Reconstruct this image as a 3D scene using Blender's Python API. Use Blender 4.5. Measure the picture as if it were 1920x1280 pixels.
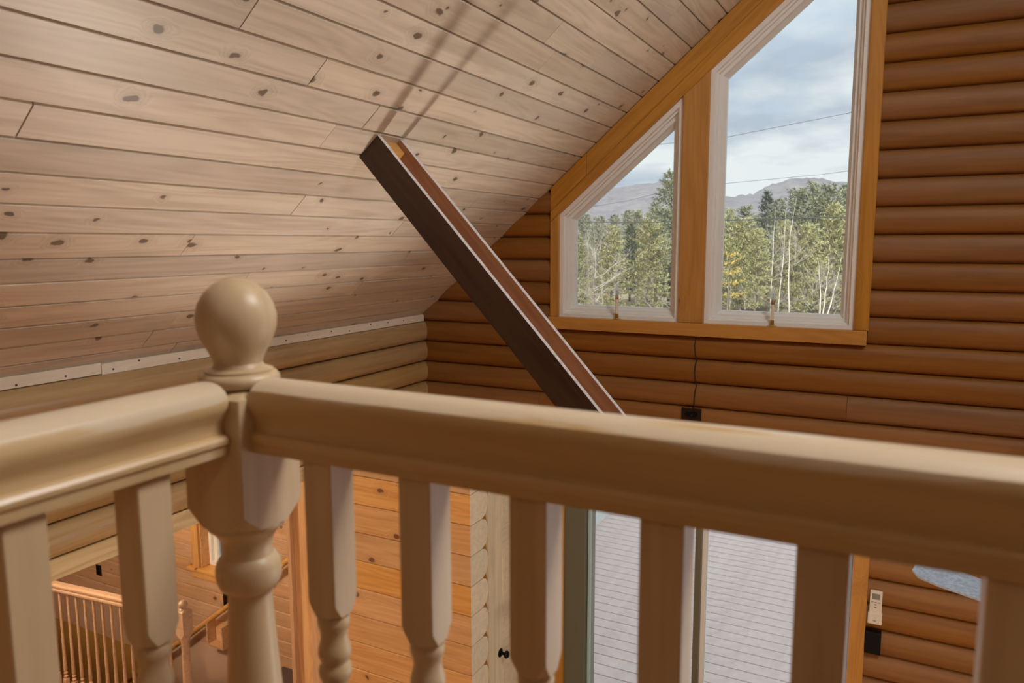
import bpy, bmesh, math, random
from mathutils import Matrix, Vector
random.seed(7)
for o in list(bpy.data.objects):
    bpy.data.objects.remove(o)
scene = bpy.context.scene
col = scene.collection
OZ = 3.4                      # camera-relative heights + OZ = height above the main floor
V = Vector
def T(x, y, z): return Matrix.Translation((x, y, z))

# ------------------------------------------------------------------ camera
cam = bpy.data.cameras.new('camera')
cam.lens = 26.524; cam.sensor_width = 36.0; cam.clip_start = 0.01; cam.clip_end = 20000
cam.dof.use_dof = True; cam.dof.focus_distance = 4.3; cam.dof.aperture_fstop = 6.3
camo = bpy.data.objects.new('camera', cam); col.objects.link(camo)
camo.matrix_world = Matrix(((0.887227, -0.057388, 0.457749, 0.0),
                            (0.461323, 0.116606, -0.879536, 0.0),
                            (-0.002901, 0.991519, 0.129931, OZ),
                            (0, 0, 0, 1)))
scene.camera = camo
vs = scene.view_settings
vs.view_transform = 'Standard'; vs.look = 'None'; vs.gamma = 1.0; vs.use_curve_mapping = False
vs.exposure = 0.0

# ------------------------------------------------------------------ world: broken cloud over a pale sky
world = bpy.data.worlds.new('sky'); scene.world = world; world.use_nodes = True
wn = world.node_tree; wn.nodes.clear()
def N(tree, typ, **kw):
    n = tree.nodes.new(typ)
    for k, v in kw.items():
        if k.startswith('i_'):
            key = k[2:]
            n.inputs[int(key) if key.isdigit() else key].default_value = v
        else: setattr(n, k, v)
    return n
def build_world():
    t = wn; L = t.links.new
    tc = N(t, 'ShaderNodeTexCoord'); sep = N(t, 'ShaderNodeSeparateXYZ'); L(tc.outputs['Generated'], sep.inputs[0])
    zc = N(t, 'ShaderNodeMath', operation='MAXIMUM', i_1=0.0); L(sep.outputs['Z'], zc.inputs[0])
    za = N(t, 'ShaderNodeMath', operation='ADD', i_1=0.16); L(zc.outputs[0], za.inputs[0])
    dx = N(t, 'ShaderNodeMath', operation='DIVIDE'); L(sep.outputs['X'], dx.inputs[0]); L(za.outputs[0], dx.inputs[1])
    dy = N(t, 'ShaderNodeMath', operation='DIVIDE'); L(sep.outputs['Y'], dy.inputs[0]); L(za.outputs[0], dy.inputs[1])
    cb = N(t, 'ShaderNodeCombineXYZ', i_Z=3.7); L(dx.outputs[0], cb.inputs[0]); L(dy.outputs[0], cb.inputs[1])
    n1 = N(t, 'ShaderNodeTexNoise', i_Scale=1.15, i_Detail=7.0, i_Roughness=0.55); n1.inputs['Distortion'].default_value = 0.4
    L(cb.outputs[0], n1.inputs['Vector'])
    n2 = N(t, 'ShaderNodeTexNoise', i_Scale=1.5, i_Detail=6.0, i_Roughness=0.55)
    mp = N(t, 'ShaderNodeMapping'); mp.inputs['Location'].default_value = (4.3, 1.9, 8.0); L(cb.outputs[0], mp.inputs[0]); L(mp.outputs[0], n2.inputs['Vector'])
    gr = N(t, 'ShaderNodeValToRGB'); L(zc.outputs[0], gr.inputs[0])
    e = gr.color_ramp.elements; e[0].position = 0.0; e[0].color = (0.62, 0.73, 0.86, 1); e[1].position = 0.6; e[1].color = (0.36, 0.52, 0.77, 1)
    sh = N(t, 'ShaderNodeValToRGB'); L(n2.outputs[0], sh.inputs[0])
    e = sh.color_ramp.elements; e[0].position = 0.36; e[0].color = (0.50, 0.57, 0.68, 1); e[1].position = 0.58; e[1].color = (0.90, 0.92, 0.93, 1)
    cr = N(t, 'ShaderNodeValToRGB'); L(n1.outputs[0], cr.inputs[0])
    e = cr.color_ramp.elements; e[0].position = 0.20; e[0].color = (0, 0, 0, 1); e[1].position = 0.38; e[1].color = (1, 1, 1, 1)
    mx = N(t, 'ShaderNodeMix', data_type='RGBA'); L(cr.outputs[0], mx.inputs[0]); L(gr.outputs[0], mx.inputs[6]); L(sh.outputs[0], mx.inputs[7])
    bg = N(t, 'ShaderNodeBackground', i_Strength=1.12); L(mx.outputs[2], bg.inputs[0])
    out = N(t, 'ShaderNodeOutputWorld'); L(bg.outputs[0], out.inputs[0])
build_world()

# ------------------------------------------------------------------ sun (behind the house, over the camera's shoulder)
def light(name, typ, loc, target, energy, color, **kw):
    d = bpy.data.lights.new(name, typ); d.energy = energy; d.color = color
    for k, v in kw.items(): setattr(d, k, v)
    o = bpy.data.objects.new(name, d); col.objects.link(o)
    o.location = (loc[0], loc[1], loc[2] + OZ)
    dv = V(target) - V(loc)
    o.rotation_euler = dv.to_track_quat('-Z', 'Y').to_euler()
    return o
light('sun', 'SUN', (3, -20, 11), (0, 10, -4), 6.4, (1.0, 0.94, 0.84), angle=0.02)
# added fill lights at an unseen roof frame and patio door, right of view
light('roof_fill_light', 'AREA', (1.000, 1.45, 1.875), (1.000-0.648, 1.45, 1.875-0.762), 54, (1.0, 0.98, 0.95), shape='RECTANGLE', size=1.0, size_y=0.9)
light('patio_fill_light', 'AREA', (1.95, 4.50, -2.3), (-1.5, 3.0, -2.8), 42, (0.95, 0.97, 1.0), shape='RECTANGLE', size=1.5, size_y=1.8)

# ------------------------------------------------------------------ object helpers
WM = {}
def tag(o, label=None, cat=None, group=None, kind=None):
    if label: o['label'] = label
    if cat: o['category'] = cat
    if group: o['group'] = group
    if kind: o['kind'] = kind
    return o
def link(name, data, parent=None, M=None):
    o = bpy.data.objects.new(name, data); col.objects.link(o)
    M = M if M is not None else Matrix.Identity(4)
    WM[o.name] = M
    if parent is not None:
        o.parent = parent; o.matrix_basis = WM[parent.name].inverted() @ M
    else:
        o.matrix_basis = T(0, 0, OZ) @ M
    return o
def empty(name, loc=(0, 0, 0), rz=0.0):
    return link(name, None, None, T(*loc) @ Matrix.Rotation(rz, 4, 'Z'))
def mesh(name, verts, faces, mats, smooth=False, fmat=None):
    me = bpy.data.meshes.new(name); me.from_pydata([tuple(v) for v in verts], [], faces); 
    for m in (mats if isinstance(mats, (list, tuple)) else [mats]): me.materials.append(m)
    if smooth:
        me.polygons.foreach_set('use_smooth', [True] * len(me.polygons))
    if fmat: me.polygons.foreach_set('material_index', fmat)
    me.validate(); me.update()
    return me
def bm_mesh(name, bm, mats, smooth=False, autosmooth=None):
    bmesh.ops.recalc_face_normals(bm, faces=bm.faces)
    me = bpy.data.meshes.new(name); 
    for f in bm.faces: f.smooth = smooth
    if autosmooth is not None:
        for f in bm.faces: f.smooth = True
        for e in bm.edges:
            if len(e.link_faces) == 2 and e.calc_face_angle(0) > autosmooth: e.smooth = False
            elif len(e.link_faces) != 2: e.smooth = False
    bm.to_mesh(me); bm.free()
    for m in (mats if isinstance(mats, (list, tuple)) else [mats]): me.materials.append(m)
    return me
def bm_box(bm, a, b, bevel=0.0):
    x0, y0, z0 = a; x1, y1, z1 = b
    vs_ = [bm.verts.new(p) for p in ((x0,y0,z0),(x1,y0,z0),(x1,y1,z0),(x0,y1,z0),(x0,y0,z1),(x1,y0,z1),(x1,y1,z1),(x0,y1,z1))]
    fs = [bm.faces.new([vs_[i] for i in q]) for q in ((0,3,2,1),(4,5,6,7),(0,1,5,4),(1,2,6,5),(2,3,7,6),(3,0,4,7))]
    if bevel:
        es = list({e for f in fs for e in f.edges})
        bmesh.ops.bevel(bm, geom=es, offset=bevel, segments=2, affect='EDGES', profile=0.6)
def box(name, a, b, mat, parent=None, bevel=0.0, M=None):
    bm = bmesh.new(); bm_box(bm, a, b, bevel)
    return link(name, bm_mesh(name, bm, mat), parent, M)
def beam_box(name, p, q, w, h, mat, parent=None, bevel=0.0, up=(0, 0, 1)):
    """box whose local X runs from p to q (grain follows local X); w across, h along up"""
    p = V(p); q = V(q); ex = (q - p); Ln = ex.length; ex.normalize()
    ez = V(up); ez = (ez - ez.dot(ex) * ex).normalized(); ey = ez.cross(ex)
    M = Matrix((( ex.x, ey.x, ez.x, p.x), (ex.y, ey.y, ez.y, p.y), (ex.z, ey.z, ez.z, p.z), (0, 0, 0, 1)))
    bm = bmesh.new(); bm_box(bm, (0, -w/2, -h/2), (Ln, w/2, h/2), bevel)
    return link(name, bm_mesh(name, bm, mat), parent, M)
def extrude_mesh(name, prof, x0, x1, mats, autosmooth=0.6, capmat=0, segs=1):
    """closed (y,z) outline swept along local X"""
    bm = bmesh.new(); n = len(prof); rings = []
    for i in range(segs + 1):
        x = x0 + (x1 - x0) * i / segs
        rings.append([bm.verts.new((x, p[0], p[1])) for p in prof])
    for a, b in zip(rings, rings[1:]):
        for i in range(n): bm.faces.new((a[i], a[(i+1) % n], b[(i+1) % n], b[i]))
    c1 = bm.faces.new(rings[0][::-1]); c2 = bm.faces.new(rings[-1])
    c1.material_index = capmat; c2.material_index = capmat
    return bm_mesh(name, bm, mats, autosmooth=autosmooth)
def lathe_mesh(name, prof, mats, seg=28, autosmooth=0.7):
    bm = bmesh.new(); rings = []
    for r, z in prof:
        if r < 1e-5: rings.append([bm.verts.new((0, 0, z))])
        else: rings.append([bm.verts.new((r*math.cos(2*math.pi*i/seg), r*math.sin(2*math.pi*i/seg), z)) for i in range(seg)])
    for a, b in zip(rings, rings[1:]):
        for i in range(seg):
            j = (i+1) % seg
            if len(a) == 1 and len(b) == 1: continue
            if len(a) == 1: bm.faces.new((a[0], b[j], b[i]))
            elif len(b) == 1: bm.faces.new((a[i], a[j], b[0]))
            else: bm.faces.new((a[i], a[j], b[j], b[i]))
    for r in (rings[0], rings[-1]):
        if len(r) > 1: bm.faces.new(r)
    return bm_mesh(name, bm, mats, autosmooth=autosmooth)
def tube_verts(pts, rads, seg, verts, faces):
    base0 = len(verts); prev = None
    for i, p in enumerate(pts):
        p = V(p); d = V(pts[min(i+1, len(pts)-1)]) - V(pts[max(i-1, 0)])
        if d.length < 1e-9: d = V((0, 0, 1))
        d.normalize(); a = d.cross(V((0, 0, 1)) if abs(d.z) < 0.9 else V((1, 0, 0))).normalized(); b = d.cross(a)
        base = len(verts)
        for k in range(seg):
            t = 2*math.pi*k/seg; verts.append(p + rads[i]*(math.cos(t)*a + math.sin(t)*b))
        if prev is not None:
            for k in range(seg): faces.append((prev+k, prev+(k+1) % seg, base+(k+1) % seg, base+k))
        prev = base
    faces.append(tuple(range(base0+seg-1, base0-1, -1))); faces.append(tuple(range(prev, prev+seg)))
def tube(name, pts, r, mat, parent=None, seg=8):
    v = []; f = []; rads = r if isinstance(r, (list, tuple)) else [r]*len(pts)
    tube_verts(pts, rads, seg, v, f)
    return link(name, mesh(name, v, f, mat, smooth=True), parent)
def frame_from(ex, ey, o):
    ex = V(ex).normalized(); ey = V(ey); ey = (ey - ey.dot(ex)*ex).normalized(); ez = ex.cross(ey)
    return Matrix(((ex.x, ey.x, ez.x, o[0]), (ex.y, ey.y, ez.y, o[1]), (ex.z, ey.z, ez.z, o[2]), (0, 0, 0, 1)))

# ------------------------------------------------------------------ materials
def new_mat(name):
    m = bpy.data.materials.new(name); m.use_nodes = True
    t = m.node_tree; t.nodes.clear()
    out = N(t, 'ShaderNodeOutputMaterial'); b = N(t, 'ShaderNodeBsdfPrincipled'); t.links.new(b.outputs[0], out.inputs[0])
    return m, t, b, out
def plain(name, c, rough=0.5, metal=0.0, noise=0.0, nscale=20, bump=0.0, spec=0.5):
    m, t, b, out = new_mat(name); L = t.links.new
    b.inputs['Roughness'].default_value = rough; b.inputs['Metallic'].default_value = metal
    b.inputs['Specular IOR Level'].default_value = spec
    b.inputs['Base Color'].default_value = (*c, 1)
    if noise or bump:
        tc = N(t, 'ShaderNodeTexCoord'); n = N(t, 'ShaderNodeTexNoise', i_Scale=nscale, i_Detail=5.0); L(tc.outputs['Object'], n.inputs['Vector'])
        r = N(t, 'ShaderNodeValToRGB'); L(n.outputs[0], r.inputs[0]); e = r.color_ramp.elements
        e[0].position = 0.3; e[1].position = 0.7
        e[0].color = (*[max(0, x*(1-noise)) for x in c], 1); e[1].color = (*[min(1, x*(1+noise)) for x in c], 1)
        L(r.outputs[0], b.inputs['Base Color'])
        if bump:
            bp = N(t, 'ShaderNodeBump', i_Strength=bump, i_Distance=0.01); L(n.outputs[0], bp.inputs['Height']); L(bp.outputs[0], b.inputs['Normal'])
    return m
def wood(name, light_c, dark_c, knot_c=(0.10, 0.055, 0.03), knots=0.5, kscale=5.0, krad=0.10, rough=0.5, axis='X',
         tint=0.12, grain=1.0, bump=0.15, coat=0.0, coat_rough=0.2, stain=None, flat='Y'):
    m, t, b, out = new_mat(name); L = t.links.new
    tc = N(t, 'ShaderNodeTexCoord'); oi = N(t, 'ShaderNodeObjectInfo')
    src = tc.outputs['Object']
    if axis != 'X':
        s = N(t, 'ShaderNodeSeparateXYZ'); L(src, s.inputs[0]); c = N(t, 'ShaderNodeCombineXYZ')
        order = {'Z': (2, 0, 1), 'Y': (1, 2, 0)}[axis]
        for k, q in enumerate(order): L(s.outputs[q], c.inputs[k])
        src = c.outputs[0]
    rm = N(t, 'ShaderNodeMath', operation='MULTIPLY', i_1=37.3); L(oi.outputs['Random'], rm.inputs[0])
    rc = N(t, 'ShaderNodeCombineXYZ'); [L(rm.outputs[0], rc.inputs[k]) for k in range(3)]
    add = N(t, 'ShaderNodeVectorMath', operation='ADD'); L(src, add.inputs[0]); L(rc.outputs[0], add.inputs[1])
    P = add.outputs[0]
    # knots: sparse cells, spheres cut by the surface
    wob = N(t, 'ShaderNodeTexNoise', i_Scale=22.0, i_Detail=2.0); L(P, wob.inputs['Vector'])
    wv = N(t, 'ShaderNodeVectorMath', operation='SCALE'); wv.inputs['Scale'].default_value = 0.035; L(wob.outputs['Color'], wv.inputs[0])
    pk = N(t, 'ShaderNodeVectorMath', operation='ADD'); L(P, pk.inputs[0]); L(wv.outputs[0], pk.inputs[1])
    kp = N(t, 'ShaderNodeSeparateXYZ'); L(pk.outputs[0], kp.inputs[0]); kc = N(t, 'ShaderNodeCombineXYZ')
    L(kp.outputs[0], kc.inputs[0]); L(kp.outputs[1 if flat == 'Z' else 2], kc.inputs[1])
    ks = N(t, 'ShaderNodeVectorMath', operation='MULTIPLY'); ks.inputs[1].default_value = (kscale*0.75, kscale, 1.0); L(kc.outputs[0], ks.inputs[0])
    vo = N(t, 'ShaderNodeTexVoronoi', i_Scale=1.0, voronoi_dimensions='2D'); L(ks.outputs[0], vo.inputs['Vector'])
    sc = N(t, 'ShaderNodeSeparateColor'); L(vo.outputs['Color'], sc.inputs[0])
    gate = N(t, 'ShaderNodeMath', operation='LESS_THAN', i_1=knots); L(sc.outputs[0], gate.inputs[0])
    gs = N(t, 'ShaderNodeMath', operation='MULTIPLY_ADD', i_1=1.0, i_2=0.42); L(sc.outputs[1], gs.inputs[0])
    vd = N(t, 'ShaderNodeMath', operation='DIVIDE'); L(vo.outputs['Distance'], vd.inputs[0]); L(gs.outputs[0], vd.inputs[1])
    mr = N(t, 'ShaderNodeMapRange', interpolation_type='SMOOTHSTEP'); L(vd.outputs[0], mr.inputs['Value'])
    mr.inputs['From Min'].default_value = krad; mr.inputs['From Max'].default_value = krad*0.62; mr.inputs['To Min'].default_value = 0; mr.inputs['To Max'].default_value = 1
    km = N(t, 'ShaderNodeMath', operation='MULTIPLY'); L(mr.outputs[0], km.inputs[0]); L(gate.outputs[0], km.inputs[1])
    halo = N(t, 'ShaderNodeMapRange', interpolation_type='SMOOTHSTEP'); L(vd.outputs[0], halo.inputs['Value'])
    halo.inputs['From Min'].default_value = krad*3.2; halo.inputs['From Max'].default_value = 0.0; halo.inputs['To Min'].default_value = 0; halo.inputs['To Max'].default_value = 1
    hg = N(t, 'ShaderNodeMath', operation='MULTIPLY'); L(halo.outputs[0], hg.inputs[0]); L(gate.outputs[0], hg.inputs[1])
    # grain
    st = N(t, 'ShaderNodeVectorMath', operation='MULTIPLY'); st.inputs[1].default_value = (1.6, 26.0, 26.0); L(P, st.inputs[0])
    n1 = N(t, 'ShaderNodeTexNoise', i_Scale=1.0, i_Detail=6.0, i_Roughness=0.6); n1.inputs['Distortion'].default_value = 0.3; L(st.outputs[0], n1.inputs['Vector'])
    s2 = N(t, 'ShaderNodeVectorMath', operation='MULTIPLY'); s2.inputs[1].default_value = (0.5, 6.0, 6.0); L(P, s2.inputs[0])
    n2 = N(t, 'ShaderNodeTexNoise', i_Scale=1.0, i_Detail=2.0); L(s2.outputs[0], n2.inputs['Vector'])
    hm = N(t, 'ShaderNodeMath', operation='MULTIPLY', i_1=0.22); L(hg.outputs[0], hm.inputs[0])
    ad = N(t, 'ShaderNodeMath', operation='ADD'); L(n2.outputs[0], ad.inputs[0]); L(hm.outputs[0], ad.inputs[1])
    ph = N(t, 'ShaderNodeMath', operation='MULTIPLY', i_1=95.0); L(ad.outputs[0], ph.inputs[0])
    sn = N(t, 'ShaderNodeMath', operation='SINE'); L(ph.outputs[0], sn.inputs[0])
    sm = N(t, 'ShaderNodeMath', operation='MULTIPLY', i_1=0.07*grain); L(sn.outputs[0], sm.inputs[0])
    ga = N(t, 'ShaderNodeMath', operation='ADD'); L(n1.outputs[0], ga.inputs[0]); L(sm.outputs[0], ga.inputs[1])
    rp = N(t, 'ShaderNodeValToRGB'); L(ga.outputs[0], rp.inputs[0]); e = rp.color_ramp.elements
    e[0].position = 0.30; e[0].color = (*dark_c, 1); e[1].position = 0.62; e[1].color = (*light_c, 1)
    # board to board tint
    tv = N(t, 'ShaderNodeMapRange'); L(oi.outputs['Random'], tv.inputs['Value']); tv.inputs['To Min'].default_value = 1 - tint; tv.inputs['To Max'].default_value = 1 + tint
    hsv = N(t, 'ShaderNodeHueSaturation'); L(rp.outputs[0], hsv.inputs['Color']); L(tv.outputs[0], hsv.inputs['Value'])
    r2 = N(t, 'ShaderNodeMath', operation='MULTIPLY', i_1=7.77); L(oi.outputs['Random'], r2.inputs[0]); fr = N(t, 'ShaderNodeMath', operation='FRACT'); L(r2.outputs[0], fr.inputs[0])
    sv = N(t, 'ShaderNodeMapRange'); L(fr.outputs[0], sv.inputs['Value']); sv.inputs['To Min'].default_value = 1 - 1.2*tint; sv.inputs['To Max'].default_value = 1 + 1.0*tint
    L(sv.outputs[0], hsv.inputs['Saturation'])
    colr = hsv.outputs[0]
    if stain:
        ns = N(t, 'ShaderNodeTexNoise', i_Scale=2.2, i_Detail=3.0); L(P, ns.inputs['Vector'])
        rs = N(t, 'ShaderNodeValToRGB'); L(ns.outputs[0], rs.inputs[0]); rs.color_ramp.elements[0].position = 0.48; rs.color_ramp.elements[1].position = 0.7
        ms = N(t, 'ShaderNodeMath', operation='MULTIPLY', i_1=0.55); L(rs.outputs[0], ms.inputs[0])
        mixs = N(t, 'ShaderNodeMix', data_type='RGBA'); L(ms.outputs[0], mixs.inputs[0]); L(colr, mixs.inputs[6]); mixs.inputs[7].default_value = (*stain, 1); colr = mixs.outputs[2]
    kk = N(t, 'ShaderNodeMath', operation='MULTIPLY', i_1=0.30); L(hg.outputs[0], kk.inputs[0])
    mh = N(t, 'ShaderNodeMix', data_type='RGBA'); L(kk.outputs[0], mh.inputs[0]); L(colr, mh.inputs[6]); mh.inputs[7].default_value = (*[0.5*(a+q) for a, q in zip(knot_c, dark_c)], 1)
    kr = N(t, 'ShaderNodeMath', operation='MULTIPLY', i_1=0.85); L(km.outputs[0], kr.inputs[0])
    mk = N(t, 'ShaderNodeMix', data_type='RGBA'); L(kr.outputs[0], mk.inputs[0]); L(mh.outputs[2], mk.inputs[6]); mk.inputs[7].default_value = (*knot_c, 1)
    L(mk.outputs[2], b.inputs['Base Color'])
    b.inputs['Roughness'].default_value = rough
    b.inputs['Coat Weight'].default_value = coat; b.inputs['Coat Roughness'].default_value = coat_rough
    if bump:
        bp = N(t, 'ShaderNodeBump', i_Strength=bump, i_Distance=0.004); L(ga.outputs[0], bp.inputs['Height']); L(bp.outputs[0], b.inputs['Normal'])
    return m
M_CEIL = wood('whitewashed_pine', (0.65, 0.57, 0.47), (0.50, 0.425, 0.34), (0.105, 0.066, 0.04), knots=0.55, kscale=6.2, krad=0.080, rough=0.38, tint=0.13, bump=0.08, flat='Z', stain=(0.60, 0.53, 0.46))
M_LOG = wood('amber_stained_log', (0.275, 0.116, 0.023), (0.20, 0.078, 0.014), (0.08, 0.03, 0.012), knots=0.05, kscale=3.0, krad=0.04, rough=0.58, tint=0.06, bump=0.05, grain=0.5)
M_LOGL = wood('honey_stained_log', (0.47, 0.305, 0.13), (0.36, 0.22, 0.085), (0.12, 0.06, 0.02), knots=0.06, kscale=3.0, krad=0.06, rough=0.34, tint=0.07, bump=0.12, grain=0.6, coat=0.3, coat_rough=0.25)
M_TRIM = wood('amber_pine_trim', (0.54, 0.26, 0.048), (0.42, 0.185, 0.03), (0.14, 0.055, 0.02), knots=0.22, kscale=3.2, krad=0.07, rough=0.42, tint=0.05, bump=0.06)
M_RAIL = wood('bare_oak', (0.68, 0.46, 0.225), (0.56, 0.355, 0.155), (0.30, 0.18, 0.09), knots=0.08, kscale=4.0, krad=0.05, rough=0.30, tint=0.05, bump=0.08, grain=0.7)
M_TURN = wood('turned_maple', (0.68, 0.51, 0.315), (0.57, 0.40, 0.225), (0.4, 0.28, 0.17), knots=0.0, rough=0.38, axis='Z', tint=0.04, bump=0.05, grain=0.6)
M_PLANK = wood('honey_pine_plank', (0.76, 0.44, 0.18), (0.61, 0.31, 0.11), (0.13, 0.05, 0.02), knots=0.60, kscale=4.2, krad=0.075, rough=0.45, tint=0.10, bump=0.08)
M_PLANKP = wood('pink_pine_plank', (0.64, 0.40, 0.23), (0.53, 0.31, 0.17), (0.17, 0.08, 0.04), knots=0.30, kscale=3.6, krad=0.06, rough=0.45, tint=0.08, bump=0.08)
M_PALE = wood('pale_sawn_pine', (0.84, 0.76, 0.58), (0.74, 0.65, 0.47), (0.30, 0.24, 0.16), knots=0.25, kscale=4.0, krad=0.10, rough=0.6, tint=0.05, bump=0.10)
M_PALEZ = wood('pale_pine_upright', (0.82, 0.74, 0.55), (0.70, 0.61, 0.43), (0.36, 0.28, 0.18), knots=0.08, kscale=4.0, krad=0.08, rough=0.5, tint=0.05, axis='X', bump=0.08)
M_STRIP = wood('white_pine_strip', (0.78, 0.70, 0.58), (0.70, 0.61, 0.48), (0.16, 0.13, 0.11), knots=0.08, kscale=7.0, krad=0.05, rough=0.55, tint=0.03, bump=0.03)
M_HEAD = wood('header_fir', (0.66, 0.50, 0.27), (0.50, 0.35, 0.16), (0.3, 0.2, 0.1), knots=0.08, rough=0.5, tint=0.04, grain=1.8, bump=0.2)
M_BEAM = wood('dark_stained_plank', (0.055, 0.025, 0.013), (0.028, 0.012, 0.007), (0.015, 0.008, 0.005), knots=0.15, kscale=3.0, krad=0.12, rough=0.5, tint=0.02, bump=0.2)
M_BEAMIN = wood('brown_raw_plank', (0.42, 0.20, 0.10), (0.29, 0.125, 0.06), (0.03, 0.013, 0.007), knots=0.25, kscale=3.0, krad=0.10, rough=0.55, tint=0.02, bump=0.2)
M_SAWN = plain('grey_sawn_edge', (0.62, 0.58, 0.57), 0.8, noise=0.25, nscale=60, bump=0.3)
M_BLOCK = wood('knotty_pine_block', (0.62, 0.33, 0.10), (0.5, 0.25, 0.07), knots=0.5, kscale=9, krad=0.1, tint=0.02)
M_FLOOR = wood('floor_oak', (0.48, 0.29, 0.14), (0.38, 0.21, 0.09), knots=0.1, rough=0.35)
M_VINYL = plain('white_vinyl', (0.84, 0.84, 0.82), 0.35)
M_VINYLG = plain('grey_vinyl', (0.14, 0.14, 0.10), 0.45)
M_PLASTER = plain('beige_paint', (0.62, 0.43, 0.30), 0.7, noise=0.05, nscale=3)
M_OCHRE = plain('ochre_wall', (0.50, 0.30, 0.075), 0.65, noise=0.10, nscale=2)
M_BLACK = plain('black_plastic', (0.004, 0.004, 0.005), 0.5, spec=0.15)
M_BRONZE = plain('dark_bronze', (0.022, 0.015, 0.012), 0.35, metal=0.5)
M_CORD = plain('brown_cord', (0.03, 0.017, 0.01), 0.6)
M_WHITEP = plain('white_plastic', (0.74, 0.69, 0.62), 0.4)
M_IVORY = plain('ivory_tube', (0.78, 0.72, 0.58), 0.5)
M_SCREEN = plain('grey_lcd', (0.22, 0.23, 0.21), 0.25)
M_PRINT = plain('grey_print', (0.25, 0.24, 0.23), 0.6)
M_BRASS = plain('brass', (0.60, 0.42, 0.13), 0.3, metal=1.0)
M_COPPER = plain('copper_socket', (0.42, 0.2, 0.12), 0.4, metal=0.6)
M_CARPET = plain('brown_carpet', (0.13, 0.085, 0.075), 0.95, noise=0.5, nscale=180, bump=0.8)
M_DARKGAP = plain('roof_deck', (0.05, 0.035, 0.025), 0.9)
M_DECK = plain('deck_board', (0.86, 0.71, 0.66), 0.6, noise=0.12, nscale=9)
M_JOIST = plain('deck_joist', (0.07, 0.06, 0.05), 0.9)
M_FAN = plain('dusty_sky_tinted_blade', (0.44, 0.56, 0.72), 0.5, noise=0.25, nscale=90, bump=0.2)  # dust speckle; blue sky reflection put into the base colour
M_BLUEL = plain('door_weatherstrip', (0.45, 0.62, 0.60), 0.4)
M_NAIL = plain('nail_head', (0.10, 0.09, 0.09), 0.5, metal=0.6)
def worn_sheen(m, z0, z1, c, amt=0.8):
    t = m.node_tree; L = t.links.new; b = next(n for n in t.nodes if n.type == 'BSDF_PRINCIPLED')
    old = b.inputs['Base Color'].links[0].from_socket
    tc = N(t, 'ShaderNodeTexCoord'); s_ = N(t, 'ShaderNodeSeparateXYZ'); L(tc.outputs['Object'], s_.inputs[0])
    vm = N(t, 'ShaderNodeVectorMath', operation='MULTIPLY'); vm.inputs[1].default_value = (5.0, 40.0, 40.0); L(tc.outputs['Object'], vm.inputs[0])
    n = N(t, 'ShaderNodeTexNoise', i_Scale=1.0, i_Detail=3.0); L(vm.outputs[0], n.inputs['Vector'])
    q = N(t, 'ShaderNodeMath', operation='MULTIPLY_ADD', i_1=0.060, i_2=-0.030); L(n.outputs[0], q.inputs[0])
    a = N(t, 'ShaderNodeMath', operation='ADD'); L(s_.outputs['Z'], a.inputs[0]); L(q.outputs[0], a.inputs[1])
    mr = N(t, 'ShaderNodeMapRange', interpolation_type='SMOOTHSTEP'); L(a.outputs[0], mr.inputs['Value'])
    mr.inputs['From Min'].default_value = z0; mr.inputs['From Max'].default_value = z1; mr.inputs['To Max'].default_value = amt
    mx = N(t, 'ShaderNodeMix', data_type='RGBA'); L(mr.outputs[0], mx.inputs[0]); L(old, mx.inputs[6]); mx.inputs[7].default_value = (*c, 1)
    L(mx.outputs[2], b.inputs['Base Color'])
worn_sheen(M_RAIL, -0.163, -0.157, (0.72, 0.60, 0.44))  # worn varnish on top, with lit sheen put into its pale colour
def glass_mat(name, rough=0.0, tint=(0.94, 0.97, 0.97), ior=1.45):
    m, t, b, out = new_mat(name); t.nodes.remove(b); L = t.links.new
    tr = N(t, 'ShaderNodeBsdfTransparent'); tr.inputs[0].default_value = (*tint, 1)
    gl = N(t, 'ShaderNodeBsdfGlossy', i_Roughness=rough); fr = N(t, 'ShaderNodeFresnel', i_IOR=ior)
    mx = N(t, 'ShaderNodeMixShader'); L(fr.outputs[0], mx.inputs[0]); L(tr.outputs[0], mx.inputs[1]); L(gl.outputs[0], mx.inputs[2])
    du = N(t, 'ShaderNodeBsdfTranslucent'); du.inputs[0].default_value = (0.9, 0.92, 0.93, 1)      # film of dust on the pane
    md = N(t, 'ShaderNodeMixShader', i_0=0.045); L(mx.outputs[0], md.inputs[1]); L(du.outputs[0], md.inputs[2]); L(md.outputs[0], out.inputs[0])
    return m
M_GLASS = glass_mat('window_glass')
def bulb_mat():
    m, t, b, out = new_mat('clear_bulb'); t.nodes.remove(b); L = t.links.new
    tr = N(t, 'ShaderNodeBsdfTransparent'); tl = N(t, 'ShaderNodeBsdfTranslucent'); tl.inputs[0].default_value = (0.9, 0.93, 0.96, 1)
    lw = N(t, 'ShaderNodeLayerWeight', i_Blend=0.45); am = N(t, 'ShaderNodeMath', operation='MULTIPLY_ADD', i_1=0.5, i_2=0.48); L(lw.outputs['Facing'], am.inputs[0]); mx = N(t, 'ShaderNodeMixShader'); L(am.outputs[0], mx.inputs[0]); L(tr.outputs[0], mx.inputs[1]); L(tl.outputs[0], mx.inputs[2]); L(mx.outputs[0], out.inputs[0])
    return m
M_BULB = bulb_mat()
def emit(name, c, s):
    m, t, b, out = new_mat(name); b.inputs['Base Color'].default_value = (0.8, 0.8, 0.75, 1)
    b.inputs['Emission Color'].default_value = (*c, 1); b.inputs['Emission Strength'].default_value = s
    return m

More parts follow.
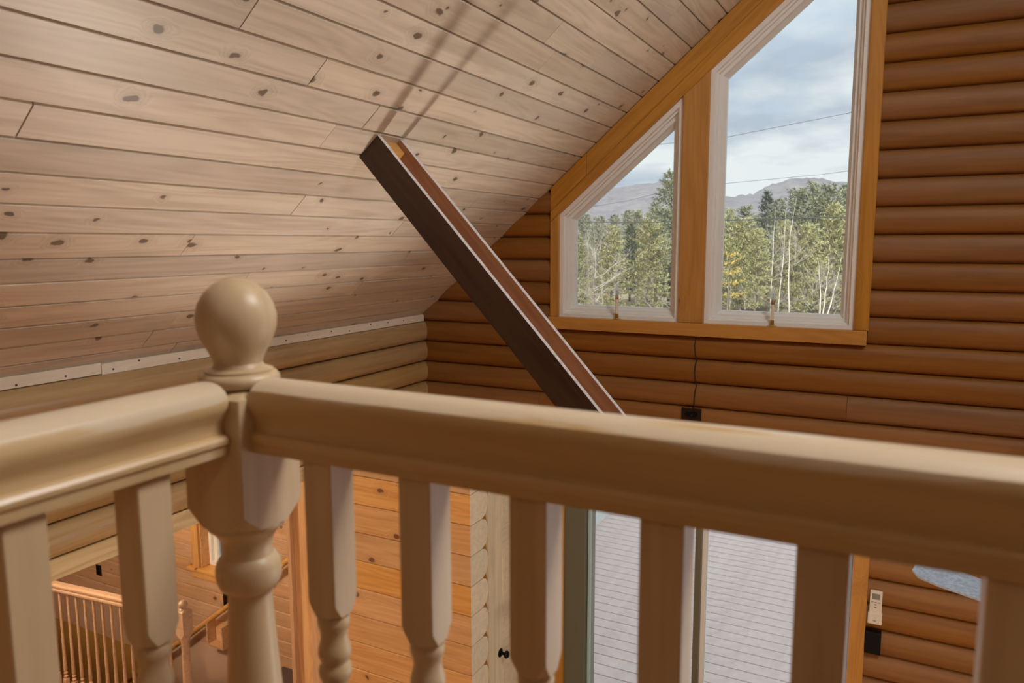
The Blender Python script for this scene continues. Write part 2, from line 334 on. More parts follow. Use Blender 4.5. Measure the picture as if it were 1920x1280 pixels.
# ================================================================== STRUCTURE
D = 4.15; XW = -2.822; SL = 0.85; Z0 = 1.920; TH = math.atan(SL); CT, ST = math.cos(TH), math.sin(TH)
XR = 0.50; ZR = Z0 + SL*XR; XE = 2*XR - XW      # ridge and the far eave wall
FZ = -3.4; LZ = -1.06; YB = -3.6                # floors, back of the house
def S(o, label, cat): return tag(o, label, cat, kind='structure')

# roof / ceiling: boards on the left slope, plain soffit on the unseen right slope
ceil = empty('ceiling'); S(ceil, 'whitewashed pine board ceiling sloping up from the log eave wall', 'ceiling')
exC, eyC = V((0, 1, 0)), V((CT, 0, ST)); ezC = exC.cross(eyC)       # ezC points into the room
def slope_M(x_s, y): # origin on the ceiling plane at slope distance s, world y
    p = V((0, y, Z0)) + x_s*eyC
    return frame_from(exC, eyC, p)
box('roof_sheathing', (YB, -3.86, -0.30), (D+0.55, XR/CT+0.12, -0.021), M_DARKGAP, ceil, M=slope_M(0, 0))
PB = 0.1167; S0 = -2.218
bd_prof = [(0.0010, -0.019), (PB-0.0010, -0.019), (PB-0.0010, -0.007), (PB-0.0062, 0.0), (0.0050, 0.0), (0.0010, -0.006)]
JOINTS = {1: [1.516], 0: [1.866], -3: [1.124], -1: [2.241], -2: [-0.4, 2.111], -7: [1.864], -5: [2.235], 3: [2.967], 4: [2.843, 3.329],
          -8: [0.6, 3.298], -10: [1.0, 3.123], -9: [2.275], 2: [0.4, 3.9], 5: [1.2, 3.75], 6: [2.1], -4: [0.1, 3.45], -6: [0.5, 3.0], 7: [1.5, 3.6], 8: [0.8, 3.2]}
for k in range(-13, 24):
    js = JOINTS.get(k)
    if js is None: js = [random.uniform(0.0, 1.0), random.uniform(1.9, 3.8)]
    ys = [YB] + sorted(js) + [D - 0.012]
    s = S0 + PB*k
    for a, b_ in zip(ys, ys[1:]):
        g = 0.0010 if k not in (1, 0, -3, -1) else 0.0022
        me = extrude_mesh('ceiling_board', bd_prof, a + g, b_ - g, M_CEIL, autosmooth=0.2)
        o = link('ceiling_board', me, ceil, slope_M(s, 0.0) @ T(0, 0, random.uniform(-0.0012, 0.0006)))
ceil2 = link('ceiling_right', mesh('ceiling_right', [(XR, YB, ZR), (XE+0.45, YB, ZR-SL*(XE+0.45-XR)), (XE+0.45, D+0.55, ZR-SL*(XE+0.45-XR)), (XR, D+0.55, ZR),
        (XR, YB, ZR+0.3), (XE+0.45, YB, ZR+0.3-SL*(XE+0.45-XR)), (XE+0.45, D+0.55, ZR+0.3-SL*(XE+0.45-XR)), (XR, D+0.55, ZR+0.3)],
        [(0,1,2,3), (7,6,5,4), (0,4,5,1), (1,5,6,2), (2,6,7,3), (3,7,4,0)], M_CEIL))
S(ceil2, 'far slope of the whitewashed ceiling beyond the ridge', 'ceiling')

# log siding ------------------------------------------------------------
PL = 0.1350; ZS = -0.508                         # course height; seam under the first full course below the eave
def log_prof(h, bulge, back=0.03, n=14, flat=0.0):
    pts = [(back, 0.0)]                          # local y: + = into the wall
    for i in range(n+1):
        t = i/n; z = 0.0003 + (h-0.0006)*t
        c = abs(2*t-1); d = bulge*math.sqrt(max(0.0, 1 - (c**2.1))) + 0.002
        pts.append((-d, z))
    pts.append((back, h)); return pts
def log_obj(name, x0, x1, z, M, parent, mat, bulge, h=PL, cut=None, capmat=0):
    me_bm = bmesh.new(); prof = log_prof(h, bulge); n = len(prof)
    r0 = [me_bm.verts.new((x0, p[0], p[1])) for p in prof]; r1 = [me_bm.verts.new((x1, p[0], p[1])) for p in prof]
    for i in range(n): me_bm.faces.new((r0[i], r0[(i+1) % n], r1[(i+1) % n], r1[i]))
    me_bm.faces.new(r0[::-1]); me_bm.faces.new(r1)
    if cut:
        for co, no in cut:
            g = me_bm.verts[:] + me_bm.edges[:] + me_bm.faces[:]
            res = bmesh.ops.bisect_plane(me_bm, geom=g, plane_co=V(co), plane_no=V(no), clear_outer=True)
            es = [e for e in me_bm.edges if e.is_boundary]
            if es: bmesh.ops.contextual_create(me_bm, geom=es)
    if not me_bm.faces: me_bm.free(); return None
    return link(name, bm_mesh(name, me_bm, mat, autosmooth=0.5), parent, M)

wl = empty('wall_left'); S(wl, 'log eave wall below the sloping ceiling, rounded honey logs', 'wall')
box('wall_core', (XW-0.16, YB, -1.19), (XW-0.02, D+0.1, -0.46), M_DARKGAP, wl)
MlL = frame_from((0, 1, 0), (-1, 0, 0), (XW, 0, 0))   # local x = +y, local y = into wall (-x), local z = +z
for i in range(5):
    z = ZS - PL*(i+1)
    j = [YB, [1.15, 0.2, 2.6, 0.9, 0.4][i], D-0.005]
    for a, b_ in zip(j, j[1:]):
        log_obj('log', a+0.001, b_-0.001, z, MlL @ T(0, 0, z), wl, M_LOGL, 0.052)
# pale nailed strip along the eave and the header under the log wall
st = empty('trim_1', (XW, 0, 0)); S(st, 'pale nailed strip where the board ceiling meets the log eave wall', 'trim')
for a, b_ in ((YB, 1.86), (1.862, D-0.03)):
    beam_box('strip_board', (XW+0.014, a, -0.493), (XW+0.014, b_, -0.488), 0.022, 0.044, M_STRIP, st, 0.002)
for y in [0.9+0.165*i for i in range(19)]:
    box('nail_head', (-0.003, -0.003, -0.003), (0.003, 0.003, 0.003), M_NAIL, st, M=T(XW+0.0255, y+random.uniform(-.03, .03), -0.49+random.uniform(-.012, .012)))
hd = empty('trim_2', (XW, 0, -1.26)); S(hd, 'pale fir header board under the lowest log of the eave wall', 'trim')
beam_box('header_board', (XW-0.03, YB, -1.2245), (XW-0.03, 3.385, -1.2245), 0.11, 0.083, M_HEAD, hd, 0.003)

# gable wall ------------------------------------------------------------
wg = empty('wall_back'); S(wg, 'amber stained log gable wall around the trapezoid windows', 'wall')
MlG = frame_from((1, 0, 0), (0, 1, 0), (0, D, 0))
XC0, XC1, XM0, XM1, XD1, XD0 = -1.882, -1.828, -1.105, -0.965, -0.215, -0.147   # casings
ZSILL_T, ZSILL_B = -0.440, -0.511
PDL, PDR = -1.845, -0.080                        # patio door casing outer edges
cut_l = [((0, 0, 0), (0, 0, 0))]
def gcut(z):   # ceiling planes in the log's local frame (local z shifted by z)
    return [((0, 0, Z0 - z), (-SL, 0, 1)), ((XR, 0, ZR - z), (SL, 0, 1))]
k = -22
while True:
    z0 = ZS + PL*k; z1 = z0 + PL
    if z0 > ZR: break
    zm = 0.5*(z0+z1)
    segs = []
    if z0 >= ZSILL_B - 0.05:                      # beside the windows
        segs = [(XW, XC0+0.004), (XD0-0.004, 2*XR-XD0+0.004), (2*XR-XC0, XE)]
    elif z0 > -1.35:                              # under the sill
        js = {-4: [-1.956, 1.9], -3: [-0.227], -2: [1.1], -1: [-2.0, 1.4]}.get(k, [0.9])
        xs = [XW] + js + [XE]; segs = list(zip(xs, xs[1:]))
    else:
        segs = [(XW, PDL+0.004), (PDR-0.004, 2*XR-PDR+0.004), (2*XR-PDL, XE)]
    for a, b_ in segs:
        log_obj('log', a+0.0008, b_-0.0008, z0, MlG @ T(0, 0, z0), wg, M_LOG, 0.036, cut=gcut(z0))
    k += 1
    if z0 < FZ - 0.2 and k > 60: break
# wall core behind the logs, left open at windows and doors
def core(a, b_): box('wall_core', a, b_, M_DARKGAP, wg)
yc0, yc1 = D+0.031, D+0.20
core((XW-0.2, yc0, FZ-0.1), (PDL+0.06, yc1, -1.36)); core((PDR-0.05, yc0, FZ-0.1), (2*XR-PDR+0.05, yc1, -1.36)); core((2*XR-PDL-0.06, yc0, FZ-0.1), (XE+0.2, yc1, -1.36))
core((XW-0.2, yc0, -1.36), (XE+0.2, yc1, ZSILL_T-0.01))
def zcl(x): return (Z0 + SL*x if x < XR else ZR - SL*(x-XR)) + 0.05
def core_poly(pts):
    n = len(pts); v = [(x, yc0, z) for x, z in pts] + [(x, yc1, z) for x, z in pts]
    f = [tuple(range(n)), tuple(range(2*n-1, n-1, -1))] + [(i, n+i, n+(i+1) % n, (i+1) % n) for i in range(n)]
    link('wall_core', mesh('wall_core', v, f, M_DARKGAP), wg)
ZWT = lambda x: 0.165 + 0.845*(x + 1.826)        # head line of the trapezoid windows
def mir(pts): return [(2*XR-x, z) for x, z in pts][::-1]
c_left = [(XW-0.2, ZSILL_T), (XC1, ZSILL_T), (XC1, zcl(XC1)), (XW-0.2, zcl(XW-0.2))]
c_mul = [(XM0, ZSILL_T), (XM1, ZSILL_T), (XM1, ZWT(XM1)), (XM0, ZWT(XM0))]
c_rake = [(XC1, ZWT(XC1)), (XD1, ZWT(XD1)), (XD1, zcl(XD1)), (XC1, zcl(XC1))]
for c in (c_left, c_mul, c_rake, mir(c_left), mir(c_mul), mir(c_rake)): core_poly(c)
core_poly([(XD1, ZSILL_T), (2*XR-XD1, ZSILL_T), (2*XR-XD1, zcl(2*XR-XD1)), (XR, ZR+0.05), (XD1, zcl(XD1))])

# casings of the gable windows
def board_poly(name, pts, y0, y1, mat, parent, along):
    """flat board with outline pts (x,z), front at y0; local X follows 'along'"""
    ex = V((along[0], 0, along[1])).normalized(); o = V((pts[0][0], y1, pts[0][1]))
    M = frame_from(ex, (0, 1, 0), o); Mi = M.inverted()
    n = len(pts); bm = bmesh.new()
    f0 = [bm.verts.new(Mi @ V((x, y0, z))) for x, z in pts]; f1 = [bm.verts.new(Mi @ V((x, y1, z))) for x, z in pts]
    bm.faces.new(f0); bm.faces.new(f1[::-1])
    for i in range(n): bm.faces.new((f0[i], f1[i], f1[(i+1) % n], f0[(i+1) % n]))
    es = [e for e in bm.edges if abs((Mi.inverted() @ e.verts[0].co).y - y0) < 1e-5 and abs((Mi.inverted() @ e.verts[1].co).y - y0) < 1e-5]
    bmesh.ops.bevel(bm, geom=es, offset=0.003, segments=1, affect='EDGES')
    return link(name, bm_mesh(name, bm, mat), parent, M)
def window_trim(flip, n):
    f = (lambda pts: mir(pts)) if flip else (lambda pts: pts)
    t = empty('trim_%d' % n, (0, D, 0))
    S(t, 'amber pine casing boards framing the %s' % ('matching gable windows past the right edge' if flip else 'two trapezoid gable windows'), 'trim')
    sx = -1 if flip else 1
    yf = D-0.042
    board_poly('casing', f([(XC0, ZSILL_T), (XC1, ZSILL_T), (XC1, ZWT(XC1)), (XC0, ZWT(XC0))]), yf, D+0.03, M_TRIM, t, (0, 1))
    board_poly('casing', f([(XM0, ZSILL_T), (XM1, ZSILL_T), (XM1, ZWT(XM1)), (XM0, ZWT(XM0))]), yf, D+0.03, M_TRIM, t, (0, 1))
    zt = Z0 + SL*XD0
    board_poly('casing', f([(XD1, ZSILL_T), (XD0, ZSILL_T), (XD0, zt-0.002), (XD1, ZWT(XD1)), ]), yf, D+0.03, M_TRIM, t, (0, 1))
    # rake: lower board follows the window heads, upper board fills to the ceiling
    zr = lambda x: ZWT(x) + 0.062 + 0.030*(x-XC0)
    xe = XD1
    board_poly('rake_board', f([(XC0, ZWT(XC0)+0.001), (xe, ZWT(xe)), (xe, zr(xe)), (XC0, zr(XC0))]), yf, D+0.03, M_TRIM, t, (sx, sx*0 + 0.845))
    zc = lambda x: Z0 + SL*x - 0.003
    xj = -1.66
    board_poly('rake_board', f([(XC0, zr(XC0)+0.002), (xj-0.001, zr(xj)+0.002), (xj-0.001, zc(xj)), (XC0, zc(XC0))]), yf+0.004, D+0.03, M_TRIM, t, (sx, 0.845))
    board_poly('rake_board', f([(xj+0.001, zr(xj)+0.002), (XD1, zr(XD1)+0.002), (XD1, zc(XD1)), (xj+0.001, zc(xj))]), yf+0.004, D+0.03, M_TRIM, t, (sx, 0.845))
    a, b_ = (XC0-0.003, XD0-0.006) if not flip else (2*XR-XD0+0.006, 2*XR-XC0+0.003)
    bm = bmesh.new(); bm_box(bm, (0, 0, 0), (b_-a, 0.16, ZSILL_T-ZSILL_B), 0.003)
    link('sill_board', bm_mesh('sill_board', bm, M_TRIM), t, T(a, D-0.062, ZSILL_B))
window_trim(False, 3)

def inset(poly, d):
    n = len(poly); out = []
    for i in range(n):
        p0, p1, p2 = V(poly[i-1]), V(poly[i]), V(poly[(i+1) % n])
        a = (p1-p0).normalized(); b_ = (p2-p1).normalized()
        na = V((-a.y, a.x)); nb = V((-b_.y, b_.x))
        q = p1 + na*d; r = p1 + nb*d
        den = a.x*b_.y - a.y*b_.x
        t = ((r-q).x*b_.y - (r-q).y*b_.x)/den
        out.append(tuple(q + a*t))
    return out
def ring(name, poly, steps, mat, parent):
    """frame ring: steps = [(inset, y)...] cross-section outline, closed"""
    n = len(poly); bm = bmesh.new(); loops = []
    for d, y in steps:
        loops.append([bm.verts.new((x, y, z)) for x, z in inset(poly, d)])
    m = len(steps)
    for s in range(m):
        A, B = loops[s], loops[(s+1) % m]
        for i in range(n): bm.faces.new((A[i], A[(i+1) % n], B[(i+1) % n], B[i]))
    return link(name, bm_mesh(name, bm, mat), parent)
def pane(poly, y, parent, th=0.004):
    n = len(poly); bm = bmesh.new()
    A = [bm.verts.new((x, y, z)) for x, z in poly]; B = [bm.verts.new((x, y+th, z)) for x, z in poly]
    bm.faces.new(A); bm.faces.new(B[::-1])
    for i in range(n): bm.faces.new((A[i], B[i], B[(i+1) % n], A[(i+1) % n]))
    return link('pane', bm_mesh('pane', bm, M_GLASS), parent)
def fixed_window(name, poly, label, y=D-0.022):
    w = empty(name, (0, y, 0)); S(w, label, 'window')
    ring('window_frame', poly, [(0, y), (0.024, y), (0.027, y+0.020), (0.036, y+0.020), (0.036, y+0.15), (0, y+0.15)], M_VINYL, w)
    ring('sash', inset(poly, 0.034), [(0, y+0.044), (0.020, y+0.044), (0.024, y+0.060), (0.037, y+0.080), (0.037, y+0.11), (0, y+0.11)], M_VINYL, w)
    pane(inset(poly, 0.069), y+0.084, w)
    return w
P1 = [(XC1, ZSILL_T-0.004), (XM0, ZSILL_T-0.004), (XM0, ZWT(XM0)), (XC1, ZWT(XC1))]
P2 = [(XM1, ZSILL_T-0.004), (XD1, ZSILL_T-0.004), (XD1, ZWT(XD1)), (XM1, ZWT(XM1))]
fixed_window('window_1', P1, 'smaller trapezoid white framed window beside the sloping ceiling')
fixed_window('window_2', P2, 'tall trapezoid white framed window right of the wide pine mullion board')

window_trim(True, 5)
fixed_window('window_5', mir(P1), 'lower trapezoid white framed window past the right edge of the picture')
fixed_window('window_6', mir(P2), 'tall trapezoid white framed window past the right edge of the picture')
rw = empty('window_7', (1.0, 1.45, 1.9)); S(rw, 'white frame added around the fill light on the far ceiling slope', 'window')  # frame added around the unseen roof fill light, no opening behind it
for p_, q_ in (((0.60, 0.93, 2.232), (1.42, 0.93, 1.535)), ((0.60, 1.97, 2.232), (1.42, 1.97, 1.535)), ((0.62, 0.93, 2.215), (0.62, 1.97, 2.215)), ((1.40, 0.93, 1.552), (1.40, 1.97, 1.552))):
    beam_box('window_frame', p_, q_, 0.05, 0.05, M_VINYL, rw, 0.003)  # added frame around the roof fill light

# other walls and floors (closing the room) ---------------------------------
wr = box('wall_right', (XE, YB, FZ), (XE+0.15, D+0.2, ZR-SL*(XE-XR)+0.05), M_LOG); S(wr, 'log wall on the far right side of the room', 'wall')
wf_pts = [(-8.2, FZ-2.6), (XE+0.15, FZ-2.6), (XE+0.15, ZR-SL*(XE-XR)), (XR, ZR+0.2), (XW-0.2, Z0+SL*XW), (-8.2, Z0+SL*XW)]
n = len(wf_pts); wv_ = [(x, YB-0.15, z) for x, z in wf_pts] + [(x, YB, z) for x, z in wf_pts]
wfo = link('wall_front', mesh('wall_front', wv_, [tuple(range(n)), tuple(range(2*n-1, n-1, -1))] + [(i, n+i, n+(i+1) % n, (i+1) % n) for i in range(n)], M_LOG))
S(wfo, 'log wall behind the loft', 'wall')
fl = empty('floor', (0, 0, FZ)); S(fl, 'oak floor of the main level below the loft', 'floor')
box('floor_slab', (-8.2, YB, FZ-0.2), (XE, 3.20, FZ), M_FLOOR, fl); box('floor_slab', (-4.25, 3.20, FZ-0.2), (XE, D+0.15, FZ), M_FLOOR, fl)
lf = box('floor_loft', (-0.72, YB, LZ-0.28), (XE, 0.665, LZ), M_FLOOR); S(lf, 'oak floor of the loft under the railing', 'floor')

# ================================================================== LOFT RAILING
RX, RY = -0.663, 0.6045        # newel axis
rail_prof_r = [(0.0, -0.2255), (0.0270, -0.2255), (0.0280, -0.2160), (0.0312, -0.2120), (0.0316, -0.2075), (0.0290, -0.2040), (0.0235, -0.2025), (0.0222, -0.1960), (0.0240, -0.1880), (0.0290, -0.1800),
               (0.0318, -0.1725), (0.0312, -0.1650), (0.0270, -0.1570), (0.0190, -0.1512), (0.0095, -0.1485), (0.0, -0.1478)]
rail_prof = rail_prof_r + [(-y, z) for y, z in rail_prof_r[-2:0:-1]]
newel_prof = [(0.0, -0.0375), (0.012, -0.0395), (0.0235, -0.0450), (0.0335, -0.0540), (0.0405, -0.0660), (0.0438, -0.0800), (0.0430, -0.0930), (0.0390, -0.1060), (0.0330, -0.1170), (0.0280, -0.1260),
              (0.0262, -0.1330), (0.0285, -0.1375), (0.0345, -0.1395), (0.0375, -0.1405), (0.0370, -0.1430), (0.0410, -0.1440), (0.0440, -0.1480), (0.0445, -0.1525), (0.0425, -0.1570), (0.036, -0.1595), (0.0, -0.1600)]
shaft_prof = [(0.0, -0.300), (0.0440, -0.3140), (0.0445, -0.3190), (0.0432, -0.3225), (0.0375, -0.3275), (0.0320, -0.3340), (0.0288, -0.3410), (0.0275, -0.3500), (0.0285, -0.3580), (0.0330, -0.3620), (0.0362, -0.3690), (0.0372, -0.3790), (0.0360, -0.3890),
              (0.0322, -0.3970), (0.0262, -0.4010), (0.0250, -0.4060), (0.0258, -0.4300), (0.0285, -0.4800), (0.0320, -0.5300), (0.0350, -0.5800), (0.0360, -0.6300), (0.0345, -0.6700), (0.0300, -0.7000), (0.0280, -0.7150), (0.0380, -0.7300), (0.0400, -0.7450), (0.0, -0.7600)]
def tongue_block(name, s, z_top, z_bot, drop, mat, parent, M, pyramid=0.0, r=None, bevel=0.0012):
    """square block whose lower corners taper in curved lamb's tongues"""
    h = s/2; bm = bmesh.new(); rows = []
    rows.append([(-h, -h, z_top), (h, -h, z_top), (h, h, z_top), (-h, h, z_top)])
    vs_top = [bm.verts.new(p) for p in rows[0]]
    # 8-gon rows below: corner cut grows along the drop
    def octo(c, z): 
        return [(-h+c, -h, z), (h-c, -h, z), (h, -h+c, z), (h, h-c, z), (h-c, h, z), (-h+c, h, z), (-h, h-c, z), (-h, -h+c, z)]
    e = 0.0012; cuts = [(e, z_top), (e, z_bot+drop)] + [(e + (0.293*s-e)*((i/5)**1.15), z_bot+drop*(1-i/5)) for i in range(1, 6)]
    prev = None
    for c, z in cuts:
        R_ = [bm.verts.new(p) for p in octo(c, z)]
        if prev is not None:
            for i in range(8): bm.faces.new((prev[i], R_[i], R_[(i+1) % 8], prev[(i+1) % 8]))
        else:
            first = R_
        prev = R_
    bm.faces.new(prev)
    for v in vs_top: bm.verts.remove(v)
    if pyramid:
        tp = [bm.verts.new((p[0]*0.62, p[1]*0.62, z_top+pyramid)) for p in octo(0.2*s, 0)]
        for i in range(8): bm.faces.new((first[i], first[(i+1) % 8], tp[(i+1) % 8], tp[i]))
        bm.faces.new(tp)
    else: bm.faces.new(first)
    return link(name, bm_mesh(name, bm, mat, autosmooth=0.35), parent, M)
nw = empty('newel_post', (RX, RY, LZ)); tag(nw, 'ball topped newel post at the corner of the loft railing', 'newel post')
link('ball_finial', lathe_mesh('ball_finial', newel_prof, M_TURN, 48), nw, T(RX, RY, 0))
tongue_block('square_block', 0.089, -0.1660, -0.3165, 0.021, M_TURN, nw, T(RX, RY, 0), pyramid=0.0075)
link('turned_shaft', lathe_mesh('turned_shaft', shaft_prof, M_TURN, 48), nw, T(RX, RY, 0))
box('base_block', (-0.0445, -0.0445, LZ), (0.0445, 0.0445, -0.752), M_TURN, nw, 0.003, T(RX, RY, 0))

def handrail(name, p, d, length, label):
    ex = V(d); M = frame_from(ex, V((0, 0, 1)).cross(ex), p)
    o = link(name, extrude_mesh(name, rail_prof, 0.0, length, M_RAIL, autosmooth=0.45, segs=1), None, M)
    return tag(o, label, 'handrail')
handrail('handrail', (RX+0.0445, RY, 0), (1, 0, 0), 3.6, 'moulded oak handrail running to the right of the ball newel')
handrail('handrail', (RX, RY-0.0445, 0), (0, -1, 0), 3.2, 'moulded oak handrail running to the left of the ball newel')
bal_turn = [(0.0, -0.395), (0.0150, -0.4020), (0.0172, -0.4060), (0.0180, -0.4110), (0.0170, -0.4165), (0.0152, -0.4215), (0.0148, -0.4290), (0.0160, -0.4365), (0.0178, -0.4425), (0.0182, -0.4475), (0.0172, -0.4525), (0.0150, -0.4570),
            (0.0152, -0.4600), (0.0176, -0.4640), (0.0182, -0.4700), (0.0172, -0.4760), (0.0140, -0.4830), (0.0125, -0.4950), (0.0135, -0.5400), (0.0165, -0.6200), (0.0178, -0.6800), (0.0160, -0.7300), (0.0130, -0.7560), (0.0125, -0.7700), (0.0175, -0.7800), (0.0180, -0.7900), (0.0, -0.8000)]
me_bt = lathe_mesh('turned_middle', bal_turn, M_TURN, 28)
_bt = {}
def baluster(x, y, label, group):
    b_ = empty('baluster', (x, y, LZ)); tag(b_, label, 'baluster', group)
    if 'top' not in _bt:
        o = tongue_block('square_top', 0.0375, -0.2250, -0.4010, 0.016, M_TURN, b_, T(x, y, 0)); _bt['top'] = o.data
        o2 = box('square_base', (-0.0188, -0.0188, LZ), (0.0188, 0.0188, -0.795), M_TURN, b_, 0.001, T(x, y, 0)); _bt['base'] = o2.data
    else:
        link('square_top', _bt['top'], b_, T(x, y, 0)); link('square_base', _bt['base'], b_, T(x, y, 0))
    link('turned_middle', me_bt, b_, T(x, y, 0))
ordi = ['first', 'second', 'third', 'fourth', 'fifth', 'sixth', 'seventh', 'eighth']
for i in range(7):
    baluster(-0.537 + 0.1235*i, RY, '%s turned baluster to the right of the ball newel' % ordi[i], 'balusters under the right handrail')
for i in range(3):
    baluster(RX, 0.4745 - 0.124*i, '%s turned baluster to the left of the ball newel' % ordi[i], 'balusters under the left handrail')

# ================================================================== OPEN-TOPPED BOX BEAM
bdir = V((0.909, 0, -0.981)).normalized(); bn = V((bdir.z, 0, -bdir.x)) * -1     # bn: towards the open side (up-right)
BL = 1.62; BW = 0.117
bb = empty('twin_plank_beam', (-1.83, 2.43, 0.36)); tag(bb, 'pair of dark stained planks slanting down from the board ceiling', 'beam')
top_end = V((-1.787, 0, 0.401))
def beam_plank(name, y0, y1, n0, n1, mats, l0=-0.12, l1=BL):
    """plank along bdir; n = offset from the open (top) edge towards the underside; cut off by the ceiling"""
    M = frame_from(bdir, (0, 1, 0), (top_end.x, 0, top_end.z)); # local z = bdir x y
    sgn = 1 if (M.to_3x3() @ V((0, 0, 1))).dot(bn) > 0 else -1
    za, zb = sorted((-sgn*n0, -sgn*n1))
    bm = bmesh.new(); bm_box(bm, (l0, y0, za), (l1, y1, zb))
    Mi = M.inverted(); co = Mi @ V((0, 0, Z0)); no = Mi.to_3x3() @ V((-SL, 0, 1)).normalized()
    g = bm.verts[:] + bm.edges[:] + bm.faces[:]
    bmesh.ops.bisect_plane(bm, geom=g, plane_co=co, plane_no=no, clear_outer=True)
    es = [e for e in bm.edges if e.is_boundary]
    if es: bmesh.ops.contextual_create(bm, geom=es)
    bmesh.ops.recalc_face_normals(bm, faces=bm.faces)
    for f in bm.faces:
        nn = M.to_3x3() @ f.normal
        f.material_index = 0
        if abs(nn.dot(bn)) > 0.9 and len(mats) > 2: f.material_index = 2 if nn.dot(bn) > 0 else 0
        elif len(mats) > 1 and ((name == 'side_plank_near' and nn.y > 0.9) or (name == 'side_plank_far' and nn.y < -0.9)): f.material_index = 1
    return link('side_plank' if name.startswith('side') else name, bm_mesh(name, bm, mats), bb, M)
beam_plank('side_plank_near', 2.346, 2.368, 0, BW, [M_BEAM, M_BEAMIN, M_SAWN])
beam_plank('side_plank_far', 2.490, 2.512, 0, BW, [M_BEAM, M_BEAMIN, M_SAWN], l0=-0.12)
beam_plank('pine_block', 2.372, 2.488, 0.022, BW-0.024, [M_BLOCK], l1=0.055)

# ================================================================== PARTITION OF CUT LOGS, DOOR BESIDE IT
YP = 3.40; XP = -2.030; PP = 0.1755; ZP = -1.536
wp = empty('wall_partition', (XP, YP, FZ)); S(wp, 'honey pine partition of cut logs below the railing, pale scalloped log ends', 'wall')
def dlog_prof(h):
    pts = [(0.004, 0.001), (0.0, 0.005), (0.0, h-0.005), (0.004, h-0.0015), (0.134, h-0.0015)]
    n_ = 10
    for i in range(1, n_):
        t = i/n_; c = abs(2*t-1); pts.append((0.134 + 0.062*math.sqrt(1-c**2.0), h-0.0015-(h-0.003)*t))
    pts.append((0.134, 0.0015)); return pts
for k in range(-10, 3):
    z = ZP + PP*(k-1)
    if z + PP > -1.17: continue
    if z + PP < FZ: continue
    me = extrude_mesh('cut_log', dlog_prof(PP), -3.10, XP, [M_PLANK, M_PALE], autosmooth=0.5, capmat=1)
    link('cut_log', me, wp, T(0, YP, z))
box('top_plate', (-3.34, YP-0.004, -1.186), (XP+0.01, D, -1.150), M_PLANK, wp)
# corner boards at the left end of the partition
cb_ = empty('trim_4', (-3.2, YP, FZ)); S(cb_, 'upright pine corner boards at the left end of the cut log partition', 'trim')
beam_box('corner_board', (-3.328, YP-0.01, FZ), (-3.328, YP-0.01, -1.186), 0.030, 0.06, M_PLANKP, cb_, 0.002, up=(0, 1, 0))
beam_box('corner_board', (-3.247, YP+0.015, FZ), (-3.247, YP+0.015, -1.186), 0.130, 0.05, M_PLANK, cb_, 0.002, up=(0, 1, 0))
beam_box('corner_board', (-3.141, YP+0.000, FZ), (-3.141, YP+0.000, -1.186), 0.080, 0.05, M_PLANKP, cb_, 0.002, up=(0, 1, 0))
# side wall of the closet with its door (facing +x)
wc = box('wall_closet', (XP-0.12, YP+0.205, FZ), (XP-0.035, D, -1.186), M_TRIM); S(wc, 'narrow amber pine wall beside the pale door', 'wall')
dr = empty('door_1', (XP, 3.9, FZ)); S(dr, 'pale unfinished pine panel door with a black knob', 'door')
beam_box('door_casing', (XP-0.024, 3.668, FZ), (XP-0.024, 3.668, -1.20), 0.024, 0.078, M_PALEZ, dr, 0.003, up=(0, 1, 0))
beam_box('door_stile', (XP-0.030, 3.757, FZ+0.01), (XP-0.030, 3.757, -1.22), 0.014, 0.10, M_PALEZ, dr, 0.002, up=(0, 1, 0))
beam_box('door_stile', (XP-0.030, 4.060, FZ+0.01), (XP-0.030, 4.060, -1.22), 0.014, 0.085, M_PALEZ, dr, 0.002, up=(0, 1, 0))
for za, zb in ((-1.40, -1.25), (-1.805, -1.685), (-2.50, -2.36), (-3.38, -3.15)):
    beam_box('door_rail', (XP-0.031, 3.807, 0.5*(za+zb)), (XP-0.031, 4.018, 0.5*(za+zb)), 0.013, zb-za, M_PALEZ, dr, 0.002)
for za, zb in ((-1.685, -1.40), (-2.36, -1.805), (-3.15, -2.50)):
    bm = bmesh.new(); bm_box(bm, (XP-0.040, 3.800, za), (XP-0.033, 4.022, zb)); bm_box(bm, (XP-0.034, 3.822, za+0.025), (XP-0.027, 4.002, zb-0.025), 0.003)
    link('door_panel', bm_mesh('door_panel', bm, M_PALEZ), dr)
kn = link('door_knob', lathe_mesh('door_knob', [(0.0, 0.0), (0.026, 0.0), (0.026, 0.005), (0.010, 0.010), (0.009, 0.030), (0.020, 0.036), (0.024, 0.045), (0.018, 0.056), (0.0, 0.058)], M_BLACK, 24), dr,
     T(XP-0.023, 3.776, -2.468) @ Matrix.Rotation(math.pi/2, 4, 'Y'))

